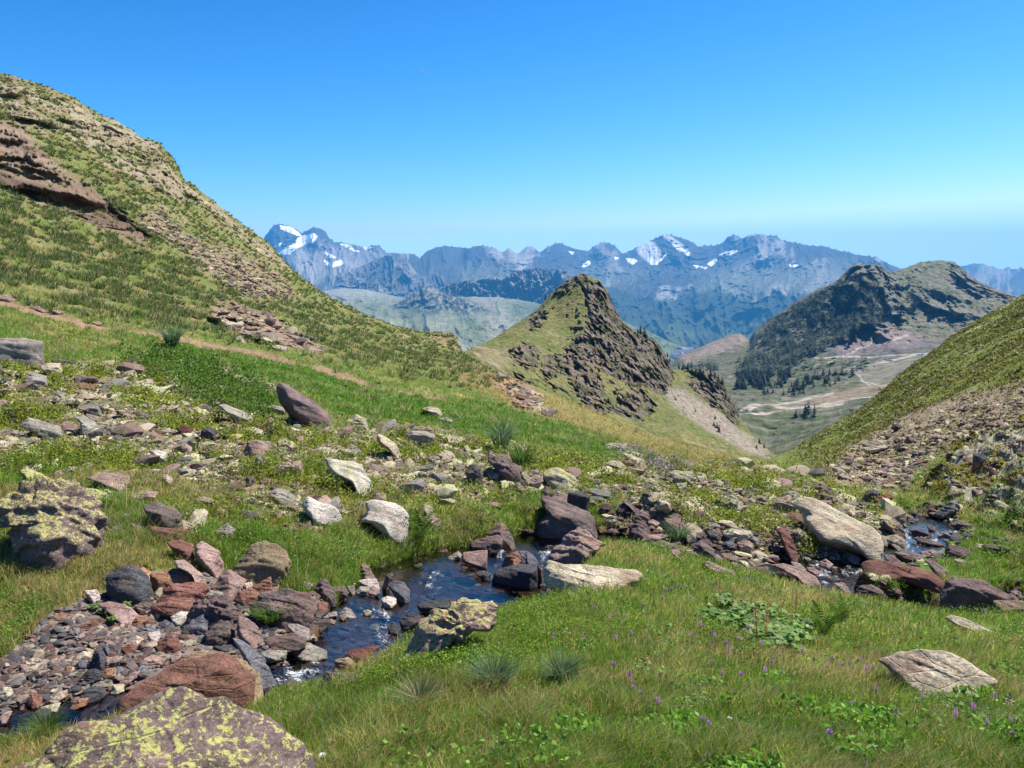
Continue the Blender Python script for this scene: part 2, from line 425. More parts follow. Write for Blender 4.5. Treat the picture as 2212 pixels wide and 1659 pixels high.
c = mixc(c, inch * .97, (.085,.050,.032)); c = mixc(c, inch * sstep(.0, .25, nB) * .6, (.05,.045,.045)); c = mixc(c, inch * sstep(.2,.3, nD) * .5, (.20,.12,.07))
c = mixc(c, island, LUSH); inch = inch * (1 - island)
# how much grass grows here
grassy = np.clip((1 - .88 * stony + .55 * heath) * (1 - gravel) * (1 - .85 * rocksbank) * (1 - path) * (1 - inch) * (1 - .9 * outcrop) * (1 - .95 * cliffband) * (1 - .97 * urk) * (1 - .75 * scree_l)
                 * (1 - .75 * scree_r) * (1 - .75 * ridge_r) * (1 - brow * .6) * (1 - sstep(10.98, 11.05, TT)), 0, 1)
near_mat = mat_ground("ground_turf_and_soil", 9.0, 0.5, 0.03, contrast=0.3)
near_me = mk_mesh("ground", np.stack([gx, gy, gz], -1), gridfaces(*gx.shape), near_mat, c)
mk_obj("ground", near_me, kind="structure")
print("near ground", gx.shape, time.time() - T0)

# turf around and behind the viewpoint, outside the picture, so that a step aside still stands on ground
ax1, ay1 = np.meshgrid(np.linspace(-7, 8, 150), np.linspace(-6, 3.6, 96))
inside = sstep(.16, -.02, np.abs(ax1) - .90 * np.maximum(ay1, 0) + .35 * (ay1 < .9))
az1 = -1.76 - .10 * np.maximum(-ax1, 0) + .04 * fbm(ax1 / .9, ay1 / .9, 801, 3) - .75 * inside
ac = np.zeros(ax1.shape + (3,)) + (.075,.120,.020)
ac = mixc(ac, sstep(-.1, .3, fbm(ax1 / .5, ay1 / .5, 802, 3)), (.16,.15,.05))
mk_obj("ground_behind_viewpoint", mk_mesh("ground_behind_viewpoint", np.stack([ax1, ay1, az1], -1), gridfaces(*ax1.shape), near_mat, ac), kind="structure")
AROUND = (ax1, ay1, az1, inside)
# running minimum of projected row -> which cells the camera sees
runmin = np.minimum.accumulate(NPYp, axis=0)
vis = NPYp <= runmin + 14

def ray_ground(px, py):
    """first ground point seen at this pixel: returns (x,y,z), row, col"""
    j = int(np.clip(np.searchsorted(NPX, px), 1, len(NPX) - 1))
    colp = NPYs[:, j]
    k = np.argmax((colp[1:] <= py) & (colp[:-1] > py))
    a = (colp[k] - py) / max(colp[k] - colp[k + 1], 1e-6)
    a = min(max(a, 0), 1)
    p = np.array([gx[k, j], gy[k, j], zs[k, j]]) * (1 - a) + np.array([gx[k+1, j], gy[k+1, j], zs[k+1, j]]) * a
    return p, k, j

def ground_z(x, y):
    x = np.asarray(x, float); y = np.asarray(y, float)
    z = np.full(x.shape, -3.0)
    for _ in range(4):
        px, _p = proj(x, y, z)
        j = np.clip(np.searchsorted(NPX, px), 1, len(NPX) - 1)
        out = np.empty_like(z)
        for q in range(len(x)):
            out[q] = np.interp(y[q], gy[:, j[q]], gz[:, j[q]])
        z = out
    return z

# ------------------------------------------------------------------ WATER
rs = np.where((NT >= 2.8) & (NT <= 4.3))[0]
i3 = int(np.where(NT == 3)[0][0]); i4 = int(np.where(NT == 4)[0][0])
_, _, wz3 = unproj(NPX, NPY0[i3], ND[i3]); _, _, wz4 = unproj(NPX, NPY0[i4], ND[i4])
wz3 = smooth1(wz3, 10); wz4 = smooth1(wz4, 10)
WX, WY = gx[rs], gy[rs]
tw = np.clip(TT[rs] - 3, 0, 1)
WZ = wz3 * (1 - tw) + wz4 * tw - 0.035
rapid = np.zeros(WX.shape)
for (ax, ay, bx, by, wd) in [(985,1350,1000,1400,26),(775,1430,800,1440,22),(640,1450,690,1480,40),(610,1470,660,1460,30),(925,1290,940,1250,10),(1200,1195,1170,1210,14),(1085,1210,1070,1195,14),(1790,1240,1770,1220,24),(1830,1235,1860,1215,16),(900,1185,930,1190,12),(1950,1150,1960,1190,16),(1985,1175,2060,1160,14),(1385,1145,1440,1150,14),
                             (820,1340,838,1392,20),(842,1395,850,1385,10),(760,1425,800,1425,16),(600,1480,680,1440,34)]:
    rapid = np.maximum(rapid, 1 - sstep(wd * .5, wd * 1.6, edge_dist(PX[rs], NPY0[rs], [(ax, ay), (bx, by)])))
rapid = np.clip(rapid * (.55 + 1.3 * fbm(WX / .16, WY / .16, 204, 4)), 0, 1)
WZ = WZ + rapid * (0.022 * fbm(WX / .10, WY / .10, 201, 3) + 0.010) + 0.0035 * fbm(WX / .12, WY / .12, 202, 3) + .0015 * fbm(WX / .04, WY / .04, 203, 2)
zs = gz.copy(); zs[rs] = np.maximum(gz[rs], WZ)
NPYs = proj(gx, gy, zs)[1]
m, t, out = new_mat("stream_water")
tr = N(t, "ShaderNodeBsdfTransparent"); tr.inputs[0].default_value = (.44, .42, .42, 1)
gl = N(t, "ShaderNodeBsdfGlossy"); gl.inputs["Roughness"].default_value = 0.06; gl.inputs[0].default_value = (1, 1, 1, 1)
fr = N(t, "ShaderNodeFresnel"); fr.inputs[0].default_value = 1.34
geo = N(t, "ShaderNodeNewGeometry")
nz = N(t, "ShaderNodeTexNoise"); nz.inputs["Scale"].default_value = 14; nz.inputs["Detail"].default_value = 4
t.links.new(geo.outputs["Position"], nz.inputs["Vector"])
bp = N(t, "ShaderNodeBump"); bp.inputs["Strength"].default_value = 0.35; bp.inputs["Distance"].default_value = 0.02
t.links.new(nz.outputs[0], bp.inputs["Height"])
t.links.new(bp.outputs[0], gl.inputs["Normal"]); t.links.new(bp.outputs[0], fr.inputs["Normal"])
mx = N(t, "ShaderNodeMixShader")
t.links.new(fr.outputs[0], mx.inputs[0]); t.links.new(tr.outputs[0], mx.inputs[1]); t.links.new(gl.outputs[0], mx.inputs[2])
at = N(t, "ShaderNodeAttribute", attribute_name="foam")
nf = N(t, "ShaderNodeTexNoise"); nf.inputs["Scale"].default_value = 48; nf.inputs["Detail"].default_value = 5; nf.inputs["Roughness"].default_value = .75
t.links.new(geo.outputs["Position"], nf.inputs["Vector"])
ad = N(t, "ShaderNodeMath", operation='MULTIPLY_ADD'); ad.inputs[1].default_value = 0.34
t.links.new(at.outputs["Fac"], ad.inputs[0]); t.links.new(nf.outputs[0], ad.inputs[2])
mr = N(t, "ShaderNodeMapRange"); mr.inputs[1].default_value = 0.73; mr.inputs[2].default_value = 0.95
t.links.new(ad.outputs[0], mr.inputs[0])
fo = N(t, "ShaderNodeBsdfDiffuse"); fo.inputs[0].default_value = (.62, .66, .70, 1)
mx2 = N(t, "ShaderNodeMixShader")
t.links.new(mr.outputs[0], mx2.inputs[0]); t.links.new(mx.outputs[0], mx2.inputs[1]); t.links.new(fo.outputs[0], mx2.inputs[2])
t.links.new(mx2.outputs[0], out.inputs[0])
wme = mk_mesh("stream_water", np.stack([WX, WY, WZ], -1), gridfaces(*WX.shape), m, None, True, {"foam": rapid})
mk_obj("stream_water", wme, kind="structure")

# ------------------------------------------------------------------ CONE HILL
def layer(name, lines, px0, px1, ncol, rows, sm=0):
    pxs = np.linspace(px0, px1, ncol)
    PY, D, Tn = loft(lines, pxs, rows, sm)
    PXg = np.broadcast_to(pxs, PY.shape).copy()
    x, y, z = unproj(PXg, PY, D)
    return PXg, PY, D, np.broadcast_to(Tn[:, None], PY.shape), x, y, z

C_sky = [(880,800,150),(960,775,190),(1000,760,210),(1030,750,240),(1075,725,300),(1110,702,340),(1140,684,360),(1165,664,370),(1190,634,378),(1215,612,380),(1240,597,380),(1255,590,380),(1275,596,380),(1295,606,380),(1312,628,382),(1328,664,385),(1342,690,388),(1365,712,390),(1395,722,395),(1420,740,400),(1440,768,402),(1452,798,405),(1480,800,420),(1530,800,425),(1552,812,425),(1572,850,420),(1585,872,415),(1600,905,405),(1625,940,385),(1652,968,360),(1680,985,350),(1760,1010,330)]
def sh(L, f): return [f(a, b, d) for a, b, d in L]
C0 = [(880,1100,95),(1000,900,110),(1100,930,115),(1250,1010,130),(1400,1050,150),(1500,1080,165),(1600,1090,180),(1680,1100,200),(1760,1120,220)]
C1 = [(880,860,110),(1000,800,150),(1100,850,170),(1200,880,190),(1300,920,200),(1400,955,215),(1500,985,225),(1600,1005,230),(1660,1000,260),(1760,1050,260)]
C2 = [(880,830,125),(1000,775,175),(1100,785,220),(1200,810,250),(1300,850,262),(1400,880,285),(1500,910,300),(1560,935,305),(1610,960,300),(1660,980,300),(1760,1030,290)]
C3 = [(880,810,140),(1000,767,200),(1080,745,265),(1150,715,310),(1200,700,330),(1260,700,330),(1320,740,335),(1400,790,340),(1450,830,350),(1500,850,370),(1560,880,375),(1600,930,365),(1650,972,330),(1760,1015,310)]
C5 = sh(C_sky, lambda a, b, d: (a, b + 60, d * 1.12))
C6 = sh(C_sky, lambda a, b, d: (a, b + 300, d * 1.5))
cpx, cpy, cd, ct, hx, hy, hz = layer("cone", [C0, C1, C2, C3, C_sky, C5, C6], 880, 1760, 700, [16, 110, 110, 130, 14, 8], 1)
n1 = fbm(hx / 30, hy / 30, 301, 5); nn = fbm(hx / 7, hy / 7, 302, 4); nf_ = fbm(hx / 2.5, hy / 2.5, 303, 3)
rg = ridged(hx / 26 + .4 * n1, hy / 26 + hz / 40, 304, 6)
aw = cpx + 16 * nn + 6 * nf_; bw = cpy + 14 * n1 + 8 * nn
Q = lambda poly, f=7: soft(aw, bw, poly, f)
rock = Q([(1250,600),(1300,610),(1330,670),(1345,700),(1400,722),(1440,770),(1455,815),(1440,850),(1400,845),(1340,830),(1290,800),(1240,820),(1215,800),(1210,770),(1230,740),(1265,710),(1275,670),(1265,640)])
for poly in ([(1105,755),(1140,745),(1165,760),(1160,790),(1130,800),(1110,790)],[(1175,775),(1210,768),(1215,800),(1195,815),(1170,800)],[(1110,800),(1150,830),(1240,870),(1330,880),(1300,905),(1180,870)],[(1235,800),(1290,810),(1310,860),(1270,880),(1240,850)],
             [(1490,800),(1530,795),(1560,815),(1600,905),(1585,915),(1560,890),(1530,870),(1490,830)],[(1135,695),(1175,670),(1200,660),(1170,700),(1140,715)],[(1225,595),(1262,588),(1275,605),(1240,612),(1200,640)],[(1310,870),(1380,840),(1420,880),(1390,900),(1320,900)]):
    rock = np.maximum(rock, Q(poly, 5))
rock0 = rock
rock = sstep(.36, .64, np.maximum(soft(aw, bw, [(1230,640),(1262,588),(1300,606),(1345,700),(1400,720),(1445,770),(1470,830),(1560,810),(1600,905),(1560,905),(1440,850),(1330,890),(1200,880),(1100,830),(1110,750),(1215,760)], 22) * .36, rock) + .45 * nf_ + .40 * nn)
cscree = Q([(1430,840),(1470,835),(1560,900),(1660,968),(1665,985),(1620,980),(1540,930),(1450,870)], 8)
sparse = Q([(1030,760),(1080,745),(1110,750),(1100,790),(1050,790)], 10)
dh = 2.2 * n1 + 0.7 * nn + 0.25 * nf_
clat = (cpx - CX) * 330 / F; chz = -(cpy - 600) * 330 / F
cg = ridged(clat / 13 + .7 * n1, chz / 15 + clat / 30 + .5 * nn, 306, 6); cg2 = ridged(clat / 4 + .3 * nn, chz / 5, 310, 4)
cbed = n2((chz + .4 * clat) / 3.2 + nn, clat / 20, 311)
dd = np.maximum(rock, .5 * rock0) * (-10 * (cg - .35) - 5.5 * (cg2 - .4) - 2 * cbed) * np.clip((4.25 - ct) / .3, 0, 1)
hx, hy, hz = unproj(cpx, cpy, cd + dd)
dh += cscree * .3 * nf_ + rock * .5 * nf_
fade = 1 - .82 * np.clip(1 - np.abs(ct - 4) / .35, 0, 1)
dh = dh * fade + np.clip(1 - np.abs(ct - 4) / .06, 0, 1) * (1.2 * fbm(cpx / 11, hy / 20, 307, 3)) * (.3 + sstep(1250, 1300, cpx))
hz = hz + dh
cc = np.zeros(hx.shape + (3,)) + (.105,.120,.030)
cc = mixc(cc, sstep(-.2, .3, n1 + .4 * nn) * .8, (.165,.145,.055)); cc = mixc(cc, sstep(.0, .3, nn + .5 * nf_) * .5, (.070,.095,.020))
cc = mixc(cc, sstep(.28, .5, fbm(hx / 16, hy / 16, 308, 5)) * .8, (.25,.19,.13))
rg = cg
cc = mixc(cc, rock * .95, (.135,.105,.080)); cc = mixc(cc, rock * sstep(.05, .35, nf_ + .4 * nn + .3 * cbed) * .6, (.21,.165,.125)); cc = mixc(cc, rock * sstep(.0, .2, fbm(hx / 9, hy / 9 + hz / 6, 309, 4)) * .8, (.060,.070,.022))
cc = mixc(cc, cscree * .9, (.24,.20,.165)); cc = mixc(cc, cscree * sstep(.1, .3, nf_) * .4, (.20,.16,.13)); cc = mixc(cc, sparse * .4, (.26,.2,.14)); cc = mixc(cc, (1 - rock) * (1 - cscree) * sstep(.25, .45, nf_ + .3 * nn) * .55, (.055,.075,.018)); cc = mixc(cc, (1 - rock) * sstep(.3, .42, fbm(hx / 1.3, hy / 1.3 + hz / 1.3, 312, 3)) * .6, (.28,.23,.17))
hill_mat = mat_ground("hill_turf_and_rock", 0.6, 0.9, 0.9, contrast=0.6)
mk_obj("conical_hill", mk_mesh("conical_hill", np.stack([hx, hy, hz], -1), gridfaces(*hx.shape), hill_mat, cc), kind="structure")
CONE = (cpx, cpy, hx, hy, hz)
print("cone", time.time() - T0)

# ------------------------------------------------------------------ WOODED MOUNTAIN AND SKI VALLEY
M_sky = [(1380,830,1500),(1440,790,1600),(1470,770,1700),(1500,755,1750),(1540,738,1800),(1575,724,1800),(1600,721,1800),(1618,735,1750),(1630,716,1550),(1660,690,1530),(1700,664,1500),(1738,640,1490),(1770,622,1480),(1800,612,1470),(1822,592,1460),(1838,574,1450),(1852,567,1450),(1868,572,1450),(1890,570,1455),(1908,578,1460),(1925,589,1480),(1950,580,1550),(1990,565,1600),(2030,562,1620),(2060,565,1620),(2090,590,1600),(2110,605,1590),(2150,622,1550),(2180,634,1500),(2230,652,1450),(2320,680,1400),(2600,740,1400)]
M0 = [(1380,1060,300),(1600,1050,300),(1700,1060,300),(2000,1080,280),(2600,1100,260)]
M1 = [(1380,980,480),(1600,940,500),(1660,975,480),(1750,950,470),(1850,920,460),(2000,870,480),(2200,780,560),(2600,760,600)]
M2 = [(1380,900,700),(1600,882,700),(1700,885,690),(1800,875,680),(1900,850,690),(2000,800,750),(2100,760,850),(2200,730,900),(2600,760,900)]
M3 = [(1380,860,900),(1480,820,950),(1600,838,900),(1700,845,860),(1800,820,880),(1900,790,930),(2000,755,1000),(2100,725,1080),(2200,690,1150),(2600,750,1100)]
M4 = [(1380,840,1200),(1480,785,1300),(1560,770,1300),(1650,770,1180),(1750,740,1150),(1850,720,1150),(1950,705,1180),(2050,700,1220),(2150,672,1280),(2230,670,1300),(2600,748,1300)]
M6 = sh(M_sky, lambda a, b, d: (a, b + 40, d * 1.15))
M7 = sh(M_sky, lambda a, b, d: (a, b + 200, d * 1.6))
mpx, mpy, md, mt, mx_, my_, mz_ = layer("mt", [M0, M1, M2, M3, M4, M_sky, M6, M7], 1380, 2600, 900, [10, 80, 70, 80, 120, 10, 6], 1)
n1 = fbm(mx_ / 110, my_ / 110, 401, 5); nn = fbm(mx_ / 26, my_ / 26, 402, 4); nf_ = fbm(mx_ / 9, my_ / 9, 403, 3)
rg = ridged(mx_ / 120 + .3 * n1, my_ / 150 + mz_ / 200, 404, 6)
aw = mpx + 14 * nn + 5 * nf_; bw = mpy + 10 * n1 + 7 * nn
Q = lambda poly, f=6: soft(aw, bw, poly, f)
crag = Q([(1780,640),(1822,595),(1840,570),(1905,575),(1930,600),(1950,680),(1940,720),(1890,720),(1850,730),(1800,735),(1760,720),(1740,690)], 10)
crag = np.maximum(crag, .8 * Q([(1960,620),(2060,650),(2100,700),(2060,710),(2000,680)], 8))
crag = np.maximum(crag, .7 * Q([(2050,565),(2110,600),(2180,640),(2100,640),(2060,620)], 8))
spur = Q([(1470,772),(1545,735),(1600,720),(1618,737),(1570,760),(1480,785)], 5)
purple = Q([(1800,750),(1850,700),(1900,700),(1990,730),(2040,745),(1960,755),(1880,760),(1830,775)], 8)
wood = Q([(1600,770),(1640,715),(1720,655),(1790,620),(1900,600),(1920,680),(1900,710),(1850,735),(1790,760),(1720,800),(1650,850),(1600,840)], 12)
greens = Q([(1560,900),(1700,860),(1900,820),(2100,740),(2100,700),(2180,660),(2230,700),(2000,900),(1800,960),(1640,960)], 14)
pale = Q([(1595,878),(1700,880),(1800,865),(1900,840),(1960,800),(2030,770),(2000,765),(1900,790),(1850,815),(1870,832),(1800,852),(1700,870)], 6)
dirtf = Q([(1720,880),(1800,845),(1900,830),(1960,800),(1900,855),(1800,878)], 5)
dark = Q([(1740,750),(2000,740),(2060,745),(2000,765),(1950,770),(1930,785),(1880,790),(1900,770),(1800,765)], 5)
dh = 7 * n1 + 2.5 * nn + .8 * nf_
mlat = (mpx - CX) * 1250 / F; mhz = -(mpy - 600) * 1250 / F
mg = ridged(mlat / 60 + .7 * n1, mhz / 75 + mlat / 250 + .5 * n1, 406, 6); mg2 = ridged(mlat / 170, mhz / 150, 407, 5)
mg3 = ridged(mlat / 20 + .5 * nn, mhz / 22, 408, 4)
dd = ((crag * -95 - 30) * (mg - .35) - 60 * (mg2 - .35) - (10 + 34 * crag) * (mg3 - .4)) * (1 - .7 * sstep(712, 770, mpy)) * (1 - pale) * np.clip((5.3 - mt) / .5, 0, 1) * np.clip(mt - .5, 0, 1)
mx_, my_, mz_ = unproj(mpx, mpy, md + dd)
sm_ = np.clip(1 - np.abs(mt - 5) / .4, 0, 1)
dh = dh * (1 - .85 * sm_) * (1 - .8 * pale)
hz2 = mz_ + dh + np.clip(1 - np.abs(mt - 5) / .07, 0, 1) * (11 * crag + 3) * (ridged(mpx / 15, mpx * 0 + 2.2, 405, 4, .6) - .4)
cc = np.zeros(mx_.shape + (3,)) + (.16,.14,.11)
cc = mixc(cc, sstep(-.2, .2, n1 + .3 * nn) * .75, (.080,.095,.035)); cc = mixc(cc, greens * .6, (.060,.085,.022)); cc = mixc(cc, sstep(.1, .3, nn + .4 * nf_) * .45, (.25,.21,.17))
cc = mixc(cc, sstep(735, 765, mpy) * .7, (.060,.078,.030)); cc = mixc(cc, sstep(735, 765, mpy) * sstep(.0, .3, nn + .5 * nf_ + .4 * n1) * .6, (.15,.13,.11)); cc = mixc(cc, crag * .75, (.15,.135,.12)); cc = mixc(cc, crag * sstep(.0, .3, nf_) * .6, (.26,.24,.21)); cc = mixc(cc, (1 - wood) * (mpy < 740) * .35, (.085,.10,.045)); cc = mixc(cc, sstep(.0, .25, nf_ + .6 * nn) * (1 - wood) * (mpy < 740) * .5, (.17,.15,.14))
cc = mixc(cc, spur * .85, (.22,.165,.135)); cc = mixc(cc, purple * .8, (.20,.15,.145)); cc = mixc(cc, wood * sstep(-.25, .1, nn + n1) * .8, (.062,.074,.034))
cc = mixc(cc, dark * .6, (.10,.095,.10)); cc = mixc(cc, pale * .6, (.21,.185,.14)); cc = mixc(cc, dirtf * .8, (.20,.15,.10))
for pl, wd in (([(1600,884),(1660,876),(1700,882),(1760,878),(1820,868),(1880,858)], 3.2), ([(1596,893),(1700,890),(1760,882),(1820,872)], 3.0), ([(1880,833),(1862,822),(1858,812),(1820,803),(1870,792),(1930,780),(1975,768),(2040,765)], 2.2), ([(1862,822),(1900,833),(1940,831)], 2.0),
               ([(1760,792),(1850,752),(1900,735),(1960,726)], 2.0), ([(1760,770),(1850,768),(1960,768),(2060,760),(2090,745),(2112,735),(2105,720),(2130,708),(2170,703)], 2.2), ([(1560,905),(1640,880),(1720,868),(1800,850)], 2.6)):
    e = 1 - sstep(wd * .4, wd, edge_dist(mpx + 2 * nn, mpy + 1.5 * nn, pl))
    cc = mixc(cc, e * .85, (.34,.30,.25))
mt_mat = mat_ground("mountain_turf_and_rock", 0.10, 0.9, 4.0, contrast=0.6)
mk_obj("wooded_mountain_terrain", mk_mesh("wooded_mountain_terrain", np.stack([mx_, my_, hz2], -1), gridfaces(*mx_.shape), mt_mat, cc), kind="structure")
MT = (mpx, mpy, mx_, my_, hz2)
print("mountain", time.time() - T0)

# ------------------------------------------------------------------ FAR LAYERS
far_mat = mat_ground("far_mountain_rock", 0.02, 0.9, 16.0, contrast=0.5)
def ridge_layer(name, skyl, base, px0, px1, ncol, rows, seed, amp, wl, colf, mid=None, jitter=1.0, snow=(), backd=1.25, gul=0.0):
    lines = [base] + (mid or []) + [skyl, sh(skyl, lambda a, b, d: (a, b + 50, d * backd)), sh(skyl, lambda a, b, d: (a, b + 260, d * backd * 1.3))]
    a, b, d, t, x, y, z = layer(name, lines, px0, px1, ncol, rows + [6, 3], 0)
    k = len(lines) - 3
    dr = float(np.median(d)); sx, sy = (a - CX) * dr / F / wl, -(b - 600) * dr / F / wl
    wx = .55 * fbm(sx * .8, sy * .8, seed + 3, 3)
    wy = .8 * fbm(sx * 1.3 + 5, sy * 1.3, seed + 4, 3)
    rg = ridged(sx * 1.2 + 1.4 * wx, sy * 1.1 + wy, seed, 7, .6)
    g2 = ridged(sx * 3.0 + wx * 3 + wy, sy * 2.0 - wx, seed + 20, 5, .6)
    g3 = ridged(sx * 9 + wx * 3, sy * 4 + sx * 2, seed + 40, 4, .6)
    n1 = fbm(sx * 2, sy * 2, seed + 8, 5); nf = fbm(sx * 12, sy * 12, seed + 9, 4)
    dd = -amp * 2.6 * ((rg - .35) + gul * .5 * (g2 - .35) + (.10 + .12 * gul) * (g3 - .4) + .15 * n1 + .05 * nf) * np.exp(-3 * np.clip(t - k, 0, 9)) * np.clip(t / .3, 0, 1)
    x, y, zz = unproj(a, b, d + dd)
    zz = zz + np.clip(1 - np.abs(t - k) / .09, 0, 1) * jitter * d / F * 9.0 * (ridged(a / 16, a * 0 + 3.1, seed + 5, 4, .65) - .45)
    gyy, gxx = np.gradient(zz)
    col = colf(a + 18 * n1 + 6 * nf, b + 14 * n1 + 5 * nf, rg + (.2 + gul * .4) * (g2 - .5) + .35 * (g3 - .4), n1, nf, zz)
    for poly in snow:
        s = sstep(.06, .35, soft(a + 5 * n1 + 4 * nf, b + 3 * n1 + 3 * nf, poly, 2.6))
        col = mixc(col, s, (.88,.90,.93))
    me = mk_mesh(name, np.stack([x, y, zz], -1), gridfaces(*x.shape), far_mat, col)
    mk_obj(name, me, kind="structure")
    return a, b, x, y, zz

RS = [(480,560,13000),(540,520,13000),(568,517,12500),(580,500,12000),(592,485,12000),(604,483,12000),(620,486,12000),(640,495,12000),(652,503,12000),(660,500,11800),(672,492,11500),(685,491,11500),(700,497,11500),(712,515,11500),(722,523,11500),(738,523,11500),(762,527,11500),(790,534,11500),(806,529,11300),(818,530,11300),(835,545,11300),(850,546,11000),(870,547,10500),(888,547,10300),(900,552,10300),(908,558,10300),(918,545,10800),(940,534,11200),(965,530,11500),(980,533,12500),(1000,534,12500),(1012,536,11500),(1035,530,11500),(1055,532,11500),(1070,536,11500),(1085,545,11800),(1098,536,11800),(1118,548,12500),(1140,532,13000),(1150,531,13000),(1166,546,13000),
      (1180,535,13200),(1200,524,13200),(1212,525,13200),(1222,530,13200),(1245,538,13200),(1270,542,13200),(1285,530,13000),(1300,523,13000),(1312,524,13000),(1328,530,13000),(1345,548,13000),(1365,540,12600),(1390,526,12400),(1412,516,12300),(1432,507,12200),(1450,508,12200),(1468,512,12200),(1490,520,12400),(1508,532,12500),(1528,530,12500),(1548,530,12500),(1562,522,12400),(1578,508,12300),(1590,507,12200),(1602,514,12200),(1620,506,12000),(1640,505,12000),(1658,508,12000),(1676,508,11800),(1690,518,11600),(1720,524,11500),(1750,530,11400),(1785,532,11300),(1810,541,11200),(1835,544,11000),(1850,550,10800),(1872,552,10600),(1895,556,10400),(1925,572,10200),(1960,585,10000),(2020,610,10000),(2120,640,10000)]
RM2 = [(480,590,10500),(640,560,10000),(720,565,9900),(800,575,9600),(900,590,9200),(1000,590,9200),(1100,580,9500),(1200,570,10500),(1300,580,10500),(1400,590,9900),(1500,590,9800),(1600,590,9600),(1700,585,9400),(1800,590,9000),(1900,610,8800),(2120,680,8800)]
RM1 = [(480,640,8200),(640,640,8000),(720,640,7800),(800,640,7600),(900,640,7500),(1000,640,7500),(1100,640,7600),(1200,650,7600),(1300,660,7600),(1400,690,7400),(1500,710,7200),(1600,690,7200),(1700,660,7200),(1800,650,7200),(1900,660,7200),(2120,720,7200)]
RB = [(480,700,6500),(900,690,6300),(1200,720,6300),(1300,760,6200),(1400,790,6000),(1500,800,6000),(1600,780,6000),(1700,760,6000),(2120,800,6000)]
def col_range(a, b, rg, n1, nf, z):
    c = np.zeros(a.shape + (3,)) + (.23,.215,.20)
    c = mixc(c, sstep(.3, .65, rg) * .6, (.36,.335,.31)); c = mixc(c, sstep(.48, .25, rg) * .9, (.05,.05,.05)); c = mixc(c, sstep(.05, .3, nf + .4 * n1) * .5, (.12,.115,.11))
    c = mixc(c, sstep(560, 600, b) * sstep(-.2, .2, n1) * .65, (.15,.165,.10))
    fl = np.interp(a, [480,1230,1300,1420,1500,1560,1620,1700,1800,1900], [900,900,612,640,618,640,650,628,640,650])
    c = mixc(c, sstep(-8, 14, b - fl + 26 * nf + 16 * n1) * .93, (.030,.048,.026))
    c = mixc(c, sstep(-10, 10, b - 690) * sstep(1290, 1330, a) * sstep(.0, .22, n1 + .4 * nf) * .55, (.10,.13,.05))
    c = mixc(c, soft(a, b, [(590,560),(650,540),(700,530),(740,530),(830,545),(870,560),(780,600),(700,600)], 14) * .7, (.27,.25,.235))
    c = mixc(c, soft(a, b, [(1392,520),(1412,522),(1425,540),(1425,565),(1408,572),(1392,560),(1380,545)], 4) * .95, (.62,.60,.58))
    c = mixc(c, soft(a, b, [(1432,508),(1450,510),(1470,525),(1490,540),(1475,545),(1450,530)], 3) * .95, (.55,.53,.50))
    c = mixc(c, soft(a, b, [(1560,590),(1700,560),(1850,560),(1900,600),(1800,640),(1700,625),(1600,620)], 16) * .6, (.17,.18,.12))
    return c
SNOW = [[(606,487),(628,491),(645,503),(650,509),(640,507),(618,499),(606,493)],[(640,516),(660,508),(678,505),(686,511),(678,520),(655,530),(640,536),(622,548),(600,546),(618,534),(640,526)],[(594,528),(606,524),(600,532),(588,534)],[(560,528),(574,520),(570,530)],[(735,526),(752,530),(765,538),(778,545),(768,543),(748,534)],[(702,545),(716,551),(724,556),(712,556)],[(722,567),(736,562),(742,569),(730,574),(720,577)],[(700,562),(710,568),(706,572)],[(786,532),(795,536),(792,541)],[(800,535),(808,540),(802,543)],
        [(1399,557),(1425,563),(1438,548),(1420,571),(1408,572)],[(1354,559),(1370,560),(1378,566),(1368,571),(1358,566)],[(1455,528),(1470,533),(1478,541),(1466,542)],[(1480,548),(1490,545),(1485,552)],[(1556,552),(1570,546),(1585,540),(1592,542),(1578,550),(1562,553)],[(1530,570),(1546,558),(1548,562),(1536,576)],[(1260,570),(1272,564),(1276,568),(1266,576),(1258,576)],[(1228,542),(1240,545),(1236,549)],[(1500,574),(1512,576),(1506,579)],[(1515,577),(1528,578),(1520,581)],[(1705,571),(1722,572),(1716,575),(1706,574)],[(1330,557),(1338,559),(1332,562)],[(906,537),(914,541),(908,542)]]
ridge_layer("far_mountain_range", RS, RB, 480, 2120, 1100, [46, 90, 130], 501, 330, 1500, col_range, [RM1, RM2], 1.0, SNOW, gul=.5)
# nearer dark peaks on the left
S2 = [(600,640,9000),(680,625,9000),(712,608,9000),(725,596,9000),(742,588,9000),(765,582,9000),(790,570,9000),(812,560,9000),(835,550,9000),(850,548,9000),(868,556,9000),(880,565,9000),(895,585,8900),(915,596,8800),(930,592,8800),(945,588,8800),(958,602,8600),(975,640,8400),(1010,660,8300)]
B2 = [(600,680,7000),(700,655,7000),(770,640,7000),(850,655,7000),(930,650,7000),(1010,680,7000)]
def col_dark(a, b, rg, n1, nf, z):
    c = np.zeros(a.shape + (3,)) + (.17,.16,.155)
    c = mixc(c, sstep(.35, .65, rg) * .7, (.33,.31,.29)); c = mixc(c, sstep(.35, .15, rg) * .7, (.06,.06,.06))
    return mixc(c, sstep(.0, .3, n1) * sstep(590, 620, b) * .5, (.09,.10,.06))
ridge_layer("dark_crag_range", S2, B2, 600, 1010, 420, [120], 541, 260, 700, col_dark, None, 1.2, [], gul=.9)
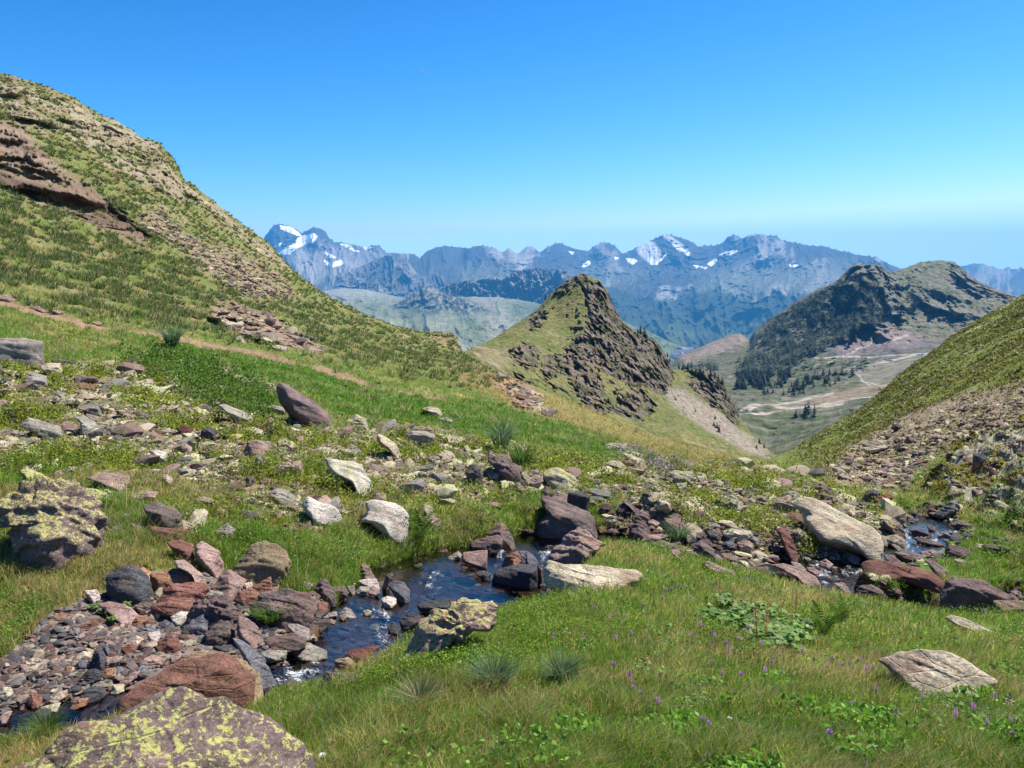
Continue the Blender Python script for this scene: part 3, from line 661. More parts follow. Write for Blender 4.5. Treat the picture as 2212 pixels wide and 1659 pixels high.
# cliff wall
S3 = [(930,640,6500),(955,622,6500),(975,612,6500),(1000,607,6500),(1030,604,6500),(1060,600,6500),(1078,598,6500),(1085,603,6500),(1100,594,6450),(1115,586,6450),(1135,580,6450),(1165,578,6450),(1185,581,6450),(1195,592,6450),(1205,580,6450),(1215,578,6450),(1228,590,6450),(1240,612,6500),(1260,640,6600),(1330,680,6700)]
B3 = [(930,662,6050),(1000,645,6050),(1100,650,6050),(1200,665,6050),(1330,720,6050)]
def col_cliff(a, b, rg, n1, nf, z):
    c = np.zeros(a.shape + (3,)) + (.185,.165,.155)
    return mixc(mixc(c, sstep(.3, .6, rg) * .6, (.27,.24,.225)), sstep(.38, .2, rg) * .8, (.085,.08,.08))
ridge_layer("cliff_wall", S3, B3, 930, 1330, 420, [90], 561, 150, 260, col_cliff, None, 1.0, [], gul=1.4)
# plateau meadows in front of the range
S4 = [(560,640,6800),(640,640,6800),(700,628,6800),(740,622,6800),(790,625,6800),(830,634,6800),(880,645,6700),(930,640,6400),(1000,640,6300),(1060,640,6200),(1150,650,6200),(1230,670,6200),(1330,700,6200),(1420,760,6000)]
S4b = [(560,660,5200),(740,645,5300),(860,660,5200),(1000,662,5200),(1200,680,5200),(1420,780,5200)]
S4c = [(560,690,4200),(900,690,4200),(1200,710,4200),(1420,800,4200)]
B4 = [(560,800,2600),(1000,800,2600),(1200,820,2600),(1420,880,2800)]
def col_plain(a, b, rg, n1, nf, z):
    c = np.zeros(a.shape + (3,)) + (.165,.180,.095)
    c = mixc(c, sstep(.0, .3, n1 + .5 * nf) * .7, (.25,.22,.18)); c = mixc(c, sstep(-.05, -.3, n1 + .4 * nf) * .7, (.08,.105,.04))
    c = mixc(c, sstep(660, 630, b) * .55, (.31,.29,.26))
    kn = soft(a, b, [(840,668),(870,640),(930,622),(985,640),(1050,665),(1070,680),(980,682),(880,682)], 9)
    return mixc(c, kn * sstep(-.2, .12, nf + .3 * n1) * .9, (.045,.06,.035))
PL = ridge_layer("valley_meadow_terrain", S4, B4, 560, 1420, 620, [40, 60, 70], 581, 130, 500, col_plain, [S4c, S4b], .6, [], gul=.1)
# wooded knoll on the plateau
S5 = [(820,672,5300),(850,660,5300),(880,640,5350),(905,626,5400),(925,617,5400),(940,622,5400),(960,634,5400),(990,642,5350),(1020,655,5300),(1070,672,5300),(1100,682,5300)]
B5 = [(820,682,4900),(900,684,4850),(1000,686,4850),(1100,690,4900)]
def col_knoll(a, b, rg, n1, nf, z):
    c = np.zeros(a.shape + (3,)) + (.22,.20,.17)
    return mixc(c, sstep(-.15, .05, nf + .2 * n1) * .9, (.045,.06,.035))
ridge_layer("wooded_knoll_terrain", S5, B5, 820, 1100, 300, [60], 591, 60, 300, col_knoll, None, .8, [], gul=.3)
# lower green spur behind the cone, and the village flat
S6 = [(1280,760,5200),(1310,700,5100),(1340,690,5000),(1370,704,4950),(1400,715,4900),(1440,735,4800),(1480,752,4700),(1520,766,4700),(1570,775,4700),(1640,780,4700)]
B6 = [(1280,800,4000),(1400,800,4000),(1500,790,4200),(1640,800,4200)]
def col_spur(a, b, rg, n1, nf, z):
    c = np.zeros(a.shape + (3,)) + (.12,.145,.06)
    return mixc(c, sstep(-.05, .2, nf + .5 * n1) * .7, (.05,.07,.03))
VS = ridge_layer("green_spur_terrain", S6, B6, 1280, 1640, 300, [60], 601, 50, 400, col_spur, None, .5, [], gul=.2)
# most distant blue ranges at the right
S7 = [(1900,600,14000),(2040,590,14000),(2065,578,13760),(2090,571,13440),(2110,568,13440),(2128,571,13440),(2145,574,13440),(2160,580,13440),(2175,577,13440),(2190,581,13440),(2210,578,13440),(2240,590,13440),(2320,580,13440),(2420,600,13440)]
B7 = [(1900,700,8960),(2420,700,8960)]
ridge_layer("distant_blue_range", S7, B7, 1900, 2420, 300, [80], 621, 260, 1700, col_range, None, 1.0, [], gul=.4)
# last sheet of low ground that carries the land to the horizon
hm = []
vals = [-900, -900]
xs = np.linspace(-12000, 12000, 40); ys = np.linspace(1200, 14500, 40)
GX, GY = np.meshgrid(xs, ys)
GZ = -820 - 40 * fbm(GX / 5000, GY / 5000, 631, 3) - sstep(1500, 600, GY) * 0
cc = np.zeros(GX.shape + (3,)) + (.10,.12,.06)
mk_obj("lowland_ground", mk_mesh("lowland_ground", np.stack([GX, GY, GZ], -1), gridfaces(*GX.shape), far_mat, cc), kind="structure")
print("far", time.time() - T0)
# ------------------------------------------------------------------ ROCKS: outlines traced in zoomed views, then built as solid stones lying on the ground
ZN = {'A': (0, 584.7, .2937), 'B': (584.7, 747.1, .2937), 'C': (0, 974.4, .2643), 'D': (0, 1234.3, .2643), 'L': (0, 1262.0, .2643), 'E': (519.7, 1039.4, .2643), 'G': (1039.4, 909.5, .2643),
      'H': (1627.3, 844.5, .2643), 'I': (1497.4, 1221.3, .323), 'J': (584.7, 1234.3, .2937), 'K': (1104.4, 1201.8, .2757)}
KC = {'p': ((.25,.17,.145), 'pink'), 'r': ((.155,.072,.052), 'red'), 'k': ((.050,.050,.055), 'black'), 'g': ((.22,.195,.165), 'grey'), 't': ((.38,.325,.23), 'tan'), 'w': ((.42,.37,.315), 'white'),
      'o': ((.22,.115,.065), 'rust-orange'), 'b': ((.12,.085,.078), 'purple-brown'), 'u': ((.12,.122,.14), 'blue-grey'), 'm': ((.19,.14,.085), 'tan-brown'), 'l': ((.28,.255,.19), 'lichened'), 'd': ((.10,.035,.03), 'dark red')}
RK = []
DM = {"the yellow lichen boulder": .90, "the pale domed boulder": .97, "the pyramid boulder": .97}
def A_(z, col, lich, f, pts, label='', short='', rough=1.0):
    ox, oy, s = ZN[z]
    it = [float(v) for v in pts.split()]
    RK.append((col, lich, f, [(ox + s * it[i], oy + s * it[i + 1]) for i in range(0, len(it), 2)], label, short, rough))
A_('L','b',.52,.95,"-700 1480 -300 1430 0 1390 200 1350 460 1290 500 1240 700 1190 880 1165 1080 1100 1400 1050 1560 1090 1660 1120 1700 1190 1850 1200 1950 1290 2100 1360 2240 1440 2380 1600 2560 1900 2560 2500 -700 2500","huge boulder crusted with bright yellow lichen in the bottom left corner","the big yellow-crusted boulder",1.25)
A_('C','b',.60,.6,"0 420 130 330 190 250 330 220 520 260 640 350 760 460 830 590 800 700 640 830 520 930 380 940 240 900 220 780 150 560 0 570","broad cracked grey outcrop boulder covered in yellow lichen by the left edge","the cracked lichen outcrop",1.6)
A_('D','r',.0,.32,"975 1160 980 1050 1020 950 1130 870 1290 790 1560 730 1780 720 1870 760 1960 860 2070 1000 2060 1040 1980 1110 1870 1210 1700 1190 1600 1100 1380 1070 1100 1110 1000 1150","massive smooth rust-red boulder with a dark hollow beside the brook","the massive rust-red boulder")
A_('C','k',.0,.35,"905 990 960 950 1060 930 1140 960 1200 1060 1240 1160 1180 1220 1050 1220 930 1190 880 1100","black boulder standing at the top of the gravel bank","the black boulder")
A_('C','r',.0,.6,"1240 1220 1400 1070 1560 1080 1690 1110 1700 1170 1600 1230 1480 1190 1320 1200","arched red slab right of the black boulder","the arched red slab")
A_('C','b',.0,.4,"1540 1350 1600 1220 1720 1180 1830 1200 1930 1280 2005 1420 1960 1480 1880 1450 1760 1400","craggy dark boulder with a rusty top among the bank rocks","the craggy dark boulder",1.6)
A_('D','m',.1,.7,"1480 690 1540 640 1680 620 1850 660 2000 760 2120 900 2140 1020 2080 1100 1990 1040 1880 760 1700 740","tan mossy ledge rock just behind the massive rust-red boulder","the tan mossy ledge")
A_('D','u',.0,.6,"1920 520 2000 560 2150 700 2270 880 2280 930 2200 960 2130 900 2000 720","long grey-purple ridge rock sloping down to the brook","the long grey ridge rock")
A_('E','b',.0,.7,"100 1010 180 920 280 880 400 885 560 960 615 1050 570 1150 530 1190 400 1170 230 1110 120 1040","large pitted purple-brown boulder on the near left bank","the pitted purple boulder",1.3)
A_('E','m',.15,.5,"0 640 90 530 200 490 310 530 390 620 400 700 330 760 250 860 100 850 0 760 -60 700","big brown mossy boulder tucked under the turf bank","the mossy brown boulder")
A_('E','p',.60,.85,"1250 1400 1320 1270 1480 1130 1600 1075 1690 1060 1810 955 1920 985 2060 1010 2110 1080 2105 1150 2040 1240 1900 1225 1640 1275 1400 1355","large pockmarked boulder with sulphur-yellow lichen on the near bank","the yellow lichen boulder",1.7)
A_('G','b',.0,.5,"410 900 440 830 540 770 500 700 470 620 560 625 650 650 760 700 880 740 930 800 960 900 975 960 800 965 560 960 420 950","largest grey-purple boulder rising from the pool","the big pool boulder",.7)
A_('G','p',.35,.5,"560 1080 640 1000 700 940 780 870 850 890 930 950 1015 1000 960 1040 840 1090 760 1170 640 1170 570 1130","pyramid-shaped pink boulder with lichen on its tip","the pyramid boulder",1.4)
A_('G','t',.30,.8,"500 1180 560 1150 700 1190 880 1180 1080 1200 1260 1200 1325 1240 1280 1300 1120 1310 1060 1370 860 1370 820 1350 720 1360 560 1310 520 1240","long pale log-shaped rock lying between pool and grass","the long pale rock",1.2)
A_('G','k',.0,.35,"80 1310 110 1220 250 1180 460 1170 460 1330 420 1345 200 1330","dark rectangular block standing in the pool","the dark pool block",.7)
A_('E','w',.0,.9,"985 320 1040 230 1020 160 1100 145 1250 180 1330 230 1375 290 1365 380 1365 450 1280 450 1220 420 1200 370 1080 340","smooth white boulder above the pool next to the fern","the white boulder",.6)
A_('E','w',.0,.9,"505 180 560 120 640 170 720 190 800 240 840 310 800 355 740 330 620 290 530 240","pink and white slab left of the white boulder","the half-white slab",.6)
A_('B','w',.5,.85,"405 810 480 830 620 850 680 880 690 930 740 1000 760 1110 680 1100 600 1000 480 940 440 890","long whitish slab with yellow lichen at its foot, mid-slope","the whitish lichen slab")
A_('B','b',.15,.10,"50 290 90 265 160 300 300 400 420 500 495 600 480 630 380 600 250 570 140 500 70 400","big tilted slab with a dark shaded face on the green slope","the tilted dark slab",.7)
A_('B','g',.3,.3,"985 720 1000 650 1040 620 1150 630 1210 660 1205 720 1170 770 1060 770 1000 765","squat block-shaped boulder with a shaded left side","the squat block",.8)
A_('A','g',.3,.35,"-60 500 60 490 200 500 305 525 280 600 300 660 200 700 60 710 -60 700","large overhanging grey rock cut by the left edge","the overhanging edge rock")
A_('C','p',.0,.85,"725 200 870 168 1050 222 1015 315 960 310 800 240","flat pinkish-grey slab above a dark gap in the turf","the flat pinkish slab",.6)
A_('C','p',.1,.5,"1615 750 1660 730 1720 770 1790 830 1835 960 1800 1020 1740 1030 1640 930 1600 850","upright pink streaked rock in the dark cleft","the pink streaked rock",1.3)
A_('C','r',.0,.7,"1380 730 1480 725 1580 770 1580 840 1500 880 1420 800","brick-red block at the mouth of the cleft","the brick-red block")
A_('C','b',.25,.45,"1180 430 1300 410 1420 480 1475 540 1450 600 1380 620 1230 540","dark layered slab with lichened rim over the cleft","the dark rimmed slab",1.2)
A_('C','o',.0,.5,"1240 970 1400 960 1560 970 1610 1060 1560 1090 1390 1100 1280 1110 1240 1040","rusty block wedged behind the arched red slab","the rusty block")
A_('H','t',.35,.9,"320 960 380 910 490 890 600 930 700 980 840 1040 960 1080 1020 1140 1040 1280 1000 1280 930 1190 780 1150 600 1160 540 1160 440 1100 410 1020","broad pale yellowish boulder beside the upper brook","the broad pale boulder",.7)
A_('H','r',.1,.6,"180 1140 230 1120 300 1180 350 1270 380 1390 330 1370 250 1290 220 1200","reddish fin-shaped rock leaning in green moss","the reddish fin rock")
A_('H','r',.0,.6,"900 1470 960 1420 1100 1410 1250 1420 1420 1440 1500 1500 1540 1560 1460 1550 1250 1510 1050 1520 950 1510","long flat red-brown rock lying across the upper brook","the long red-brown rock",.8)
A_('I','b',.0,.3,"1680 300 1670 200 1720 130 1800 95 1900 90 2000 130 2085 160 2080 220 1990 250 1930 300 1850 340 1760 350 1690 330","large dark undercut boulder capped with moss near the right edge","the undercut mossy boulder")
A_('I','t',.25,.9,"1275 720 1330 690 1400 640 1520 590 1640 572 1760 590 1850 640 1900 660 1975 690 1900 760 1800 830 1700 860 1600 840 1480 790 1340 750","large pale domed boulder in the flowering grass","the pale domed boulder",.8)
A_('I','t',.4,.9,"1700 390 1750 362 1850 375 1950 410 2055 430 2040 470 1980 475 1880 440 1760 420","flat lichened rock sunk in grass beyond the pale domed boulder","the sunken lichened rock")
A_('H','p',.2,.85,"130 1460 260 1425 400 1450 500 1500 540 1520 520 1560 430 1560 350 1510 200 1470","pale orange slab with a shaded end beside the upper brook","the pale orange slab",.7)
A_('H','b',.5,.3,"1045 1100 1080 1060 1190 1070 1230 1140 1250 1250 1240 1260 1150 1160 1050 1130","dark boulder with a lichened top where the brook drops","the lichen-topped dark boulder")
A_('G','l',.6,.5,"500 420 560 390 640 385 740 430 800 490 800 560 720 580 620 560 540 510","lichened boulder with an undercut dark side above the pool","the undercut lichen boulder")
A_('G','k',.2,.25,"700 650 720 580 800 575 890 610 880 680 860 710 760 690","black-fronted boulder below the undercut lichen boulder","the black-fronted boulder")
A_('G','b',.3,.5,"50 310 130 285 240 330 340 370 340 420 310 470 220 430 100 370","layered purple slab jutting over the grass","the layered purple slab",1.5)
A_('E','r',.0,.4,"105 850 170 820 250 785 262 890 180 920 110 880","dark red wedge next to the mossy brown boulder","the red wedge")
A_('E','p',.0,.8,"1820 580 2020 565 2010 700 1805 655","square tilted brown slab standing in the pool","the square slab",.4)
A_('E','b',.0,.75,"1870 500 1960 470 2100 440 2150 480 2120 550 2000 570 1880 540","rounded oblong rock at the head of the pool","the oblong pool rock")
A_('G','b',.0,.5,"40 930 130 850 170 825 220 880 260 960 300 1050 270 1040 180 960 100 940","brown triangular rock leaning behind the oblong pool rock","the triangular pool rock")
A_('E','d',.0,.8,"840 1420 900 1375 1060 1355 1140 1360 1100 1400 1000 1460 930 1465 860 1450","wet dark red slab splashed by the rapid","the wet red slab",.5)
A_('E','m',.0,.5,"735 1540 780 1460 880 1440 950 1500 960 1560 860 1570 750 1570","brown mossy rock in the middle of the rapid","the rapid rock",1.4)
A_('E','b',.0,.85,"660 1640 700 1540 740 1560 880 1570 1020 1570 980 1620 900 1680 660 1690","flat purple-brown rock at the grass edge below the rapid","the flat rapid-side rock",.7)
A_('E','k',.0,.5,"1440 1000 1520 980 1770 965 1740 1000 1680 1070 1560 1110 1460 1050","dark rock behind the yellow lichen boulder","the dark rock behind the yellow boulder")
A_('E','u',.0,.7,"1205 850 1250 815 1330 830 1385 900 1380 950 1300 980 1240 900","rounded blue-pink stone at the edge of the pool","the blue-pink stone",.5)
A_('A','d',.0,.8,"1305 1150 1360 1135 1420 1160 1390 1210 1330 1220","maroon angular stone on the stony slope","the maroon stone")
A_('A','w',.0,.9,"1105 1320 1150 1310 1220 1340 1235 1390 1180 1415 1150 1360","bright white bent stone on the stony slope","the bright white stone")
A_('G','p',.0,.8,"1470 860 1500 800 1580 800 1740 880 1800 910 1640 910 1500 880","long pink slab in the stony channel","the long pink slab")
A_('G','b',.0,.6,"1200 930 1210 860 1270 810 1340 830 1390 910 1340 960 1250 970","rounded purple boulder left of the long pink slab","the rounded purple boulder")
_n = len(RK)
for z, col, li, f, rows in (
 ('C','l',.7,.8,["180 150 230 130 330 190 375 215 370 250 220 235","500 240 540 235 600 290 600 320 560 300","640 280 780 310 860 350 890 390 800 400 720 350"]),
 ('C','p',.1,.7,["1045 355 1200 330 1280 345 1250 385 1120 395","1440 880 1520 890 1640 1010 1700 1110 1600 1080 1590 1000 1450 940","1730 1110 1800 1030 1870 970 1900 1040 1950 1100 1920 1180 1880 1200 1790 1160","1850 970 1890 965 2010 1060 1990 1110 1930 1080","820 1230 900 1210 1030 1260 1150 1350 1080 1400 980 1360 870 1270","980 1480 1080 1440 1120 1460 1110 1500 1010 1510","1940 1490 1960 1340 2040 1380 2100 1440 2160 1540 2150 1610 2060 1600","1015 505 1060 530 1085 560 1050 550","1070 580 1150 620 1210 665 1120 640"]),
 ('C','t',.2,.7,["1450 610 1500 560 1580 600 1620 630 1600 655 1500 640","2000 1080 2060 1070 2070 1110 2010 1130","1190 1310 1240 1300 1250 1340 1200 1350","1230 1370 1260 1290 1300 1270 1330 1310 1290 1370","1020 1560 1120 1510 1170 1550 1130 1570","890 650 930 615 975 620 930 670"]),
 ('C','r',.0,.5,["1230 590 1400 630 1540 650 1570 700 1480 710 1300 680","1190 1040 1250 1060 1275 1120 1230 1140 1190 1100","1250 1240 1390 1190 1560 1230 1590 1290 1540 1330 1400 1330 1260 1290","1910 1210 1960 1140 2060 1120 2120 1170 2080 1250 1980 1230","1280 1590 1370 1510 1460 1560 1470 1610 1400 1640 1320 1620","620 1440 680 1410 760 1390 800 1410 760 1450 660 1450"]),
 ('C','o',.0,.6,["1120 960 1180 950 1230 990 1250 1060 1180 1030","1030 1440 1120 1350 1200 1350 1210 1400 1150 1440"]),
 ('C','g',.2,.6,["1760 650 1860 590 1920 640 1900 700 1790 710","1640 1160 1720 1130 1840 1170 1890 1220 1800 1200 1680 1200"]),
 ('C','w',.0,.8,["700 1130 790 1135 830 1210 780 1240 720 1200","1395 1345 1470 1315 1535 1325 1520 1370 1480 1410 1420 1390","1205 1480 1300 1475 1310 1510 1270 1560 1220 1550"]),
 ('C','u',.0,.6,["915 1200 960 1180 1020 1190 1030 1250 950 1240","1540 1480 1560 1390 1660 1345 1700 1400 1700 1450 1640 1500","1160 1440 1210 1420 1290 1460 1240 1475","1550 1570 1640 1520 1695 1510 1680 1550 1600 1590"]),
 ('C','b',.0,.5,["1105 1250 1180 1230 1250 1250 1240 1310 1170 1320 1120 1290","1680 1470 1760 1410 1870 1405 1920 1470 1900 1550 1800 1600 1690 1570","640 1290 740 1250 820 1250 810 1290 700 1300"]),
 ('C','k',.0,.4,["1300 1400 1350 1380 1390 1410 1380 1450 1310 1450","1420 1480 1500 1430 1550 1420 1560 1470 1500 1500"]),
 ('D','p',.0,.6,["1380 740 1400 680 1470 655 1490 690 1440 740","1140 750 1180 700 1260 690 1320 720 1310 780 1190 780","0 1180 60 1150 95 1160 40 1230 0 1240","980 890 1060 840 1140 830 1120 880 1010 920","420 660 450 620 480 640 475 680 430 680","860 760 880 700 960 700 980 720 920 780","1390 500 1460 485 1510 500 1480 530 1400 530"]),
 ('D','k',.0,.4,["720 780 780 640 830 630 860 700 850 770 780 810","660 860 720 800 780 800 830 840 820 880 740 890","660 1010 700 960 760 940 830 970 870 1020 800 1050 700 1045","245 1190 290 1140 360 1120 410 1150 400 1210 330 1240 270 1230","540 970 600 935 660 940 650 990 570 1000"]),
 ('D','r',.0,.5,["220 1060 260 990 310 1010 350 1060 300 1100 240 1090","1000 620 1060 590 1120 620 1110 670 1030 660","1290 560 1360 530 1450 560 1460 600 1400 640 1310 610"]),
 ('D','o',.0,.7,["560 1100 640 1040 720 1050 700 1090 600 1110","440 360 500 340 550 360 540 390 460 400","500 820 540 775 590 785 570 830 520 835","830 830 870 790 940 800 920 860 850 860"]),
 ('D','t',.1,.7,["340 1090 400 1085 490 1090 450 1150 420 1140","410 1040 480 990 550 980 530 1040 450 1070","0 990 30 940 90 960 100 1010 50 1040 0 1030","210 730 270 705 330 730 320 760 240 745","900 980 930 920 1010 930 1010 970 940 990","620 690 680 650 740 670 730 720 660 720","390 980 430 960 475 970 440 990"]),
 ('D','u',.0,.7,["630 740 660 725 720 735 700 790 650 780","1125 790 1180 775 1215 800 1190 830 1140 820","340 910 380 890 410 910 380 940","850 600 885 590 890 660 855 670","940 800 990 780 1010 810 970 830"]),
 ('E','b',.0,.55,["600 870 650 800 700 800 760 880 780 960 730 990 650 930","750 870 840 860 885 920 850 970 790 980","530 910 590 900 655 940 640 970 560 960","200 1290 280 1255 420 1250 540 1300 520 1350 380 1370 250 1340","1150 850 1190 770 1240 750 1250 780 1210 850 1200 890 1160 890"]),
 ('E','p',.0,.75,["920 800 990 675 1050 700 1110 790 1100 800 950 810","1000 920 1060 880 1130 880 1140 920 1080 940","700 1140 740 1125 780 1150 760 1165","1510 300 1560 280 1620 310 1640 355 1560 340","270 260 340 265 340 300 290 290"]),
 ('E','r',.0,.6,["590 990 680 985 715 1000 710 1050 620 1060"]),
 ('E','w',.0,.8,["960 810 1040 795 1110 800 1140 860 1090 880 1010 850","1150 960 1200 940 1270 960 1275 1000 1220 1030 1160 1020","480 830 540 820 600 850 560 880 500 870"]),
 ('E','g',.05,.75,["940 900 980 860 1060 870 1040 920 960 930","800 1080 860 1030 900 1050 945 1100 880 1110","640 1085 780 1070 790 1100 680 1110","800 1100 850 1080 870 1120 820 1140","380 1160 470 1170 560 1220 575 1270 500 1290 410 1230","425 1385 470 1330 560 1320 700 1400 700 1430 600 1455 480 1430","160 1390 240 1375 380 1400 360 1440 220 1470","1690 620 1780 570 1810 600 1790 635 1700 640","235 90 300 55 390 80 440 130 465 185 400 185 320 150","995 1060 1040 1050 1075 1065 1060 1090 1010 1095","870 860 930 850 940 920 900 925"]),
 ('E','k',.0,.5,["1300 1130 1380 1080 1450 1090 1490 1130 1400 1180 1320 1200","1200 1180 1250 1150 1310 1200 1300 1240 1220 1230","1910 755 1980 730 2050 750 2050 800 1990 790"]),
 ('E','l',.5,.7,["1500 190 1560 210 1585 260 1580 285 1500 270 1470 220"]),
 ('G','k',.0,.4,["460 1190 510 1170 500 1300 540 1340 460 1310","0 1230 60 1240 85 1290 30 1300 0 1290","475 1340 510 1325 545 1345 520 1370 480 1365","1840 900 1950 900 1980 980 1860 1000"]),
 ('G','o',.0,.6,["135 1205 200 1110 300 1060 330 1130 280 1190","955 870 990 855 1005 880 990 910 960 900"]),
 ('G','u',.0,.6,["250 1150 310 1060 370 1060 350 1170 270 1190","360 1170 370 1060 440 1110 490 1170 400 1175","570 1320 650 1310 740 1370 700 1400 580 1370","700 1400 760 1370 820 1380 800 1430 710 1430","1420 1020 1580 1015 1600 1040 1500 1050","1990 990 2060 985 2080 1020 2020 1040"]),
 ('G','p',.05,.75,["580 620 630 580 700 600 725 640 680 670 620 650","390 500 500 450 510 490 440 540","1300 970 1360 930 1480 920 1490 950 1400 1000 1310 1000","1550 1060 1610 1045 1680 1120 1640 1150 1580 1110","1690 1070 1760 1050 1830 1080 1810 1125 1720 1110","2090 1000 2160 970 2220 1000 2220 1070 2120 1060","1810 1180 1870 1155 1960 1190 2080 1230 2060 1270 1940 1260 1850 1210","1410 1170 1470 1160 1500 1190 1430 1195","1175 430 1210 415 1270 445 1240 455 1195 445","1540 780 1590 755 1650 780 1640 810 1570 815","270 510 310 500 355 550 340 575 290 550","220 510 260 510 290 550 250 545","1360 820 1400 805 1460 830 1420 870 1370 850","1960 1090 2030 1080 2110 1110 2070 1140 1980 1120","2050 1170 2120 1170 2190 1210 2130 1230 2060 1210","1610 370 1660 350 1740 390 1720 410 1640 400"]),
 ('G','b',.0,.5,["1710 1030 1790 980 1900 1040 1925 1110 1860 1140 1770 1080","1700 910 1830 910 1860 990 1760 960","1145 660 1180 650 1260 700 1270 740 1210 700","1220 780 1260 740 1360 735 1385 790 1330 820 1260 810","1770 780 1800 775 1845 820 1800 830","490 560 530 530 580 560 600 610 520 600","1470 770 1530 760 1550 780 1490 785"]),
 ('G','t',.15,.85,["1975 910 2050 885 2200 890 2215 940 2100 970 1980 940","995 210 1060 180 1180 185 1240 230 1150 250 1060 245","1140 265 1240 280 1340 320 1370 360 1290 330 1200 300","1330 480 1390 465 1445 500 1420 525 1350 510","1080 470 1100 465 1115 475 1095 480"]),
 ('G','l',.55,.75,["320 420 370 420 415 480 370 490 330 460","80 450 150 435 205 460 190 480 110 475","1540 430 1580 405 1720 410 1740 440 1690 500 1600 490","1860 500 1930 470 1985 500 1960 530 1880 515","1960 640 2050 600 2100 640 2090 710 2000 710 1960 680","1595 510 1680 500 1680 560 1670 610 1620 600 1600 570","1400 540 1460 545 1540 610 1595 660 1560 670 1480 610","1760 450 1810 445 1840 500 1780 510","1850 450 1910 435 1920 460 1870 480","2090 660 2130 660 2180 720 2120 740","440 210 480 215 495 250 460 250","400 370 450 365 475 400 430 400","165 565 225 565 225 590 170 590"]),
 ('B','k',.1,.4,["1430 920 1500 880 1540 880 1560 960 1565 1020 1530 1020 1440 960"]),
 ('B','g',.2,.7,["1345 880 1390 865 1430 890 1400 940 1360 930","1235 535 1290 525 1345 550 1300 570","540 740 600 720 660 770 680 810 610 800","50 710 100 680 155 710 140 740 70 735","1225 755 1290 748 1335 775 1290 790 1230 775"]),
 ('B','l',.5,.8,["585 560 640 530 700 535 725 600 710 630 640 610","1250 670 1300 655 1380 670 1420 700 1390 720 1310 700","565 680 620 665 670 710 620 730","1420 735 1450 730 1470 770 1440 790","1495 740 1540 735 1565 755 1520 770","1475 800 1540 795 1570 820 1530 840","1585 780 1620 770 1640 800 1600 805"]),
 ('B','t',.3,.7,["780 700 790 645 840 665 920 720 970 790 940 810 860 760","1105 465 1170 445 1230 460 1285 510 1240 520 1160 490","1300 810 1350 800 1375 850 1320 850"]),
 ('B','p',.05,.85,["185 670 230 665 300 720 270 740 210 720","10 900 90 850 220 850 235 920 120 945 20 930","0 1080 60 1045 150 1090 190 1160 80 1150","820 880 850 880 875 930 840 935","850 810 890 820 925 860 880 855","650 720 690 715 710 750 680 755","1130 1260 1190 1240 1250 1310 1200 1310","20 1220 70 1215 95 1260 50 1265"]),
 ('A','k',.3,.4,["390 660 450 645 560 660 550 690 500 710 440 680","1490 1170 1530 1150 1590 1180 1580 1230 1520 1240 1480 1200"]),
 ('A','t',.2,.75,["305 700 340 680 440 680 455 740 380 770 320 730","795 740 850 733 885 750 840 770 800 760","525 965 570 940 610 950 600 965 550 970","1190 1510 1230 1495 1270 1530 1265 1580 1220 1550","2000 555 2040 545 2110 565 2100 590 2020 590","2040 1260 2090 1230 2145 1265 2100 1295","1725 490 1770 480 1815 530 1760 530"]),
 ('A','g',.3,.6,["170 800 250 750 330 780 350 830 280 850 190 840","940 700 980 670 1030 680 1045 720 960 740","385 900 430 880 490 910 500 945 440 950 400 930","570 1000 660 980 720 985 740 1040 700 1055 620 1020","165 1130 240 1075 340 1110 430 1160 450 1220 440 1250 360 1230 260 1180","560 1070 620 1065 700 1120 715 1160 660 1200 590 1170 600 1120","1605 980 1660 975 1760 1020 1850 1080 1840 1130 1760 1100 1680 1050","1685 760 1740 755 1850 800 1930 830 1900 860 1780 810","1915 850 1970 820 2030 840 2030 880 1960 895","1825 1430 1880 1355 1970 1380 1930 1440 1880 1460","975 1310 1030 1295 1050 1330 1010 1360 980 1340","1950 1000 2010 985 2090 1010 2100 1050 2000 1050","1775 960 1840 950 1900 965 1860 1000","415 800 450 795 470 815 430 820"]),
 ('A','l',.75,.85,["1065 850 1120 840 1200 870 1255 900 1150 910 1080 880","710 850 740 835 790 860 770 885 720 880","1165 950 1230 943 1330 975 1320 990 1240 975","1415 1010 1460 1000 1510 1040 1500 1075 1450 1050","1690 1210 1740 1200 1790 1210 1720 1260","140 1280 190 1290 270 1340 280 1370 200 1330","1360 940 1410 938 1420 965 1370 965","1565 850 1600 845 1630 865 1600 880","1520 1090 1550 1085 1570 1130 1540 1140","1730 820 1780 820 1780 850 1740 850"]),
 ('A','w',.0,.85,["735 985 780 980 805 1000 770 1020 740 1015","1000 995 1050 985 1110 990 1090 1015 1020 1015"]),
 ('A','p',.1,.8,["1620 750 1640 710 1690 700 1700 730 1660 800 1620 800","1790 1330 1830 1250 1900 1240 1975 1290 1970 1340 1880 1370","1365 1430 1400 1415 1510 1440 1510 1465 1420 1460","1780 1600 1850 1580 1940 1580 1920 1610 1830 1615","1330 1290 1370 1265 1410 1300 1410 1340 1350 1330","1615 1120 1660 1105 1780 1140 1780 1165 1680 1160","260 1000 310 985 420 1000 400 1015 290 1015","545 880 600 870 670 900 620 915","0 180 50 180 105 210 80 235 0 215","570 765 610 755 640 790 600 800","690 800 740 795 800 825 740 830","455 1470 500 1440 560 1450 540 1480 480 1490","400 1480 440 1465 470 1500 430 1520","60 790 100 765 120 780 90 805","1720 985 1790 965 1830 985 1780 1010","925 845 970 838 990 850 950 860","1960 1080 2000 1075 2020 1110 1985 1140","225 265 290 260 340 290 310 300","385 290 430 288 470 305 430 318","680 380 720 372 750 385 730 405"]),
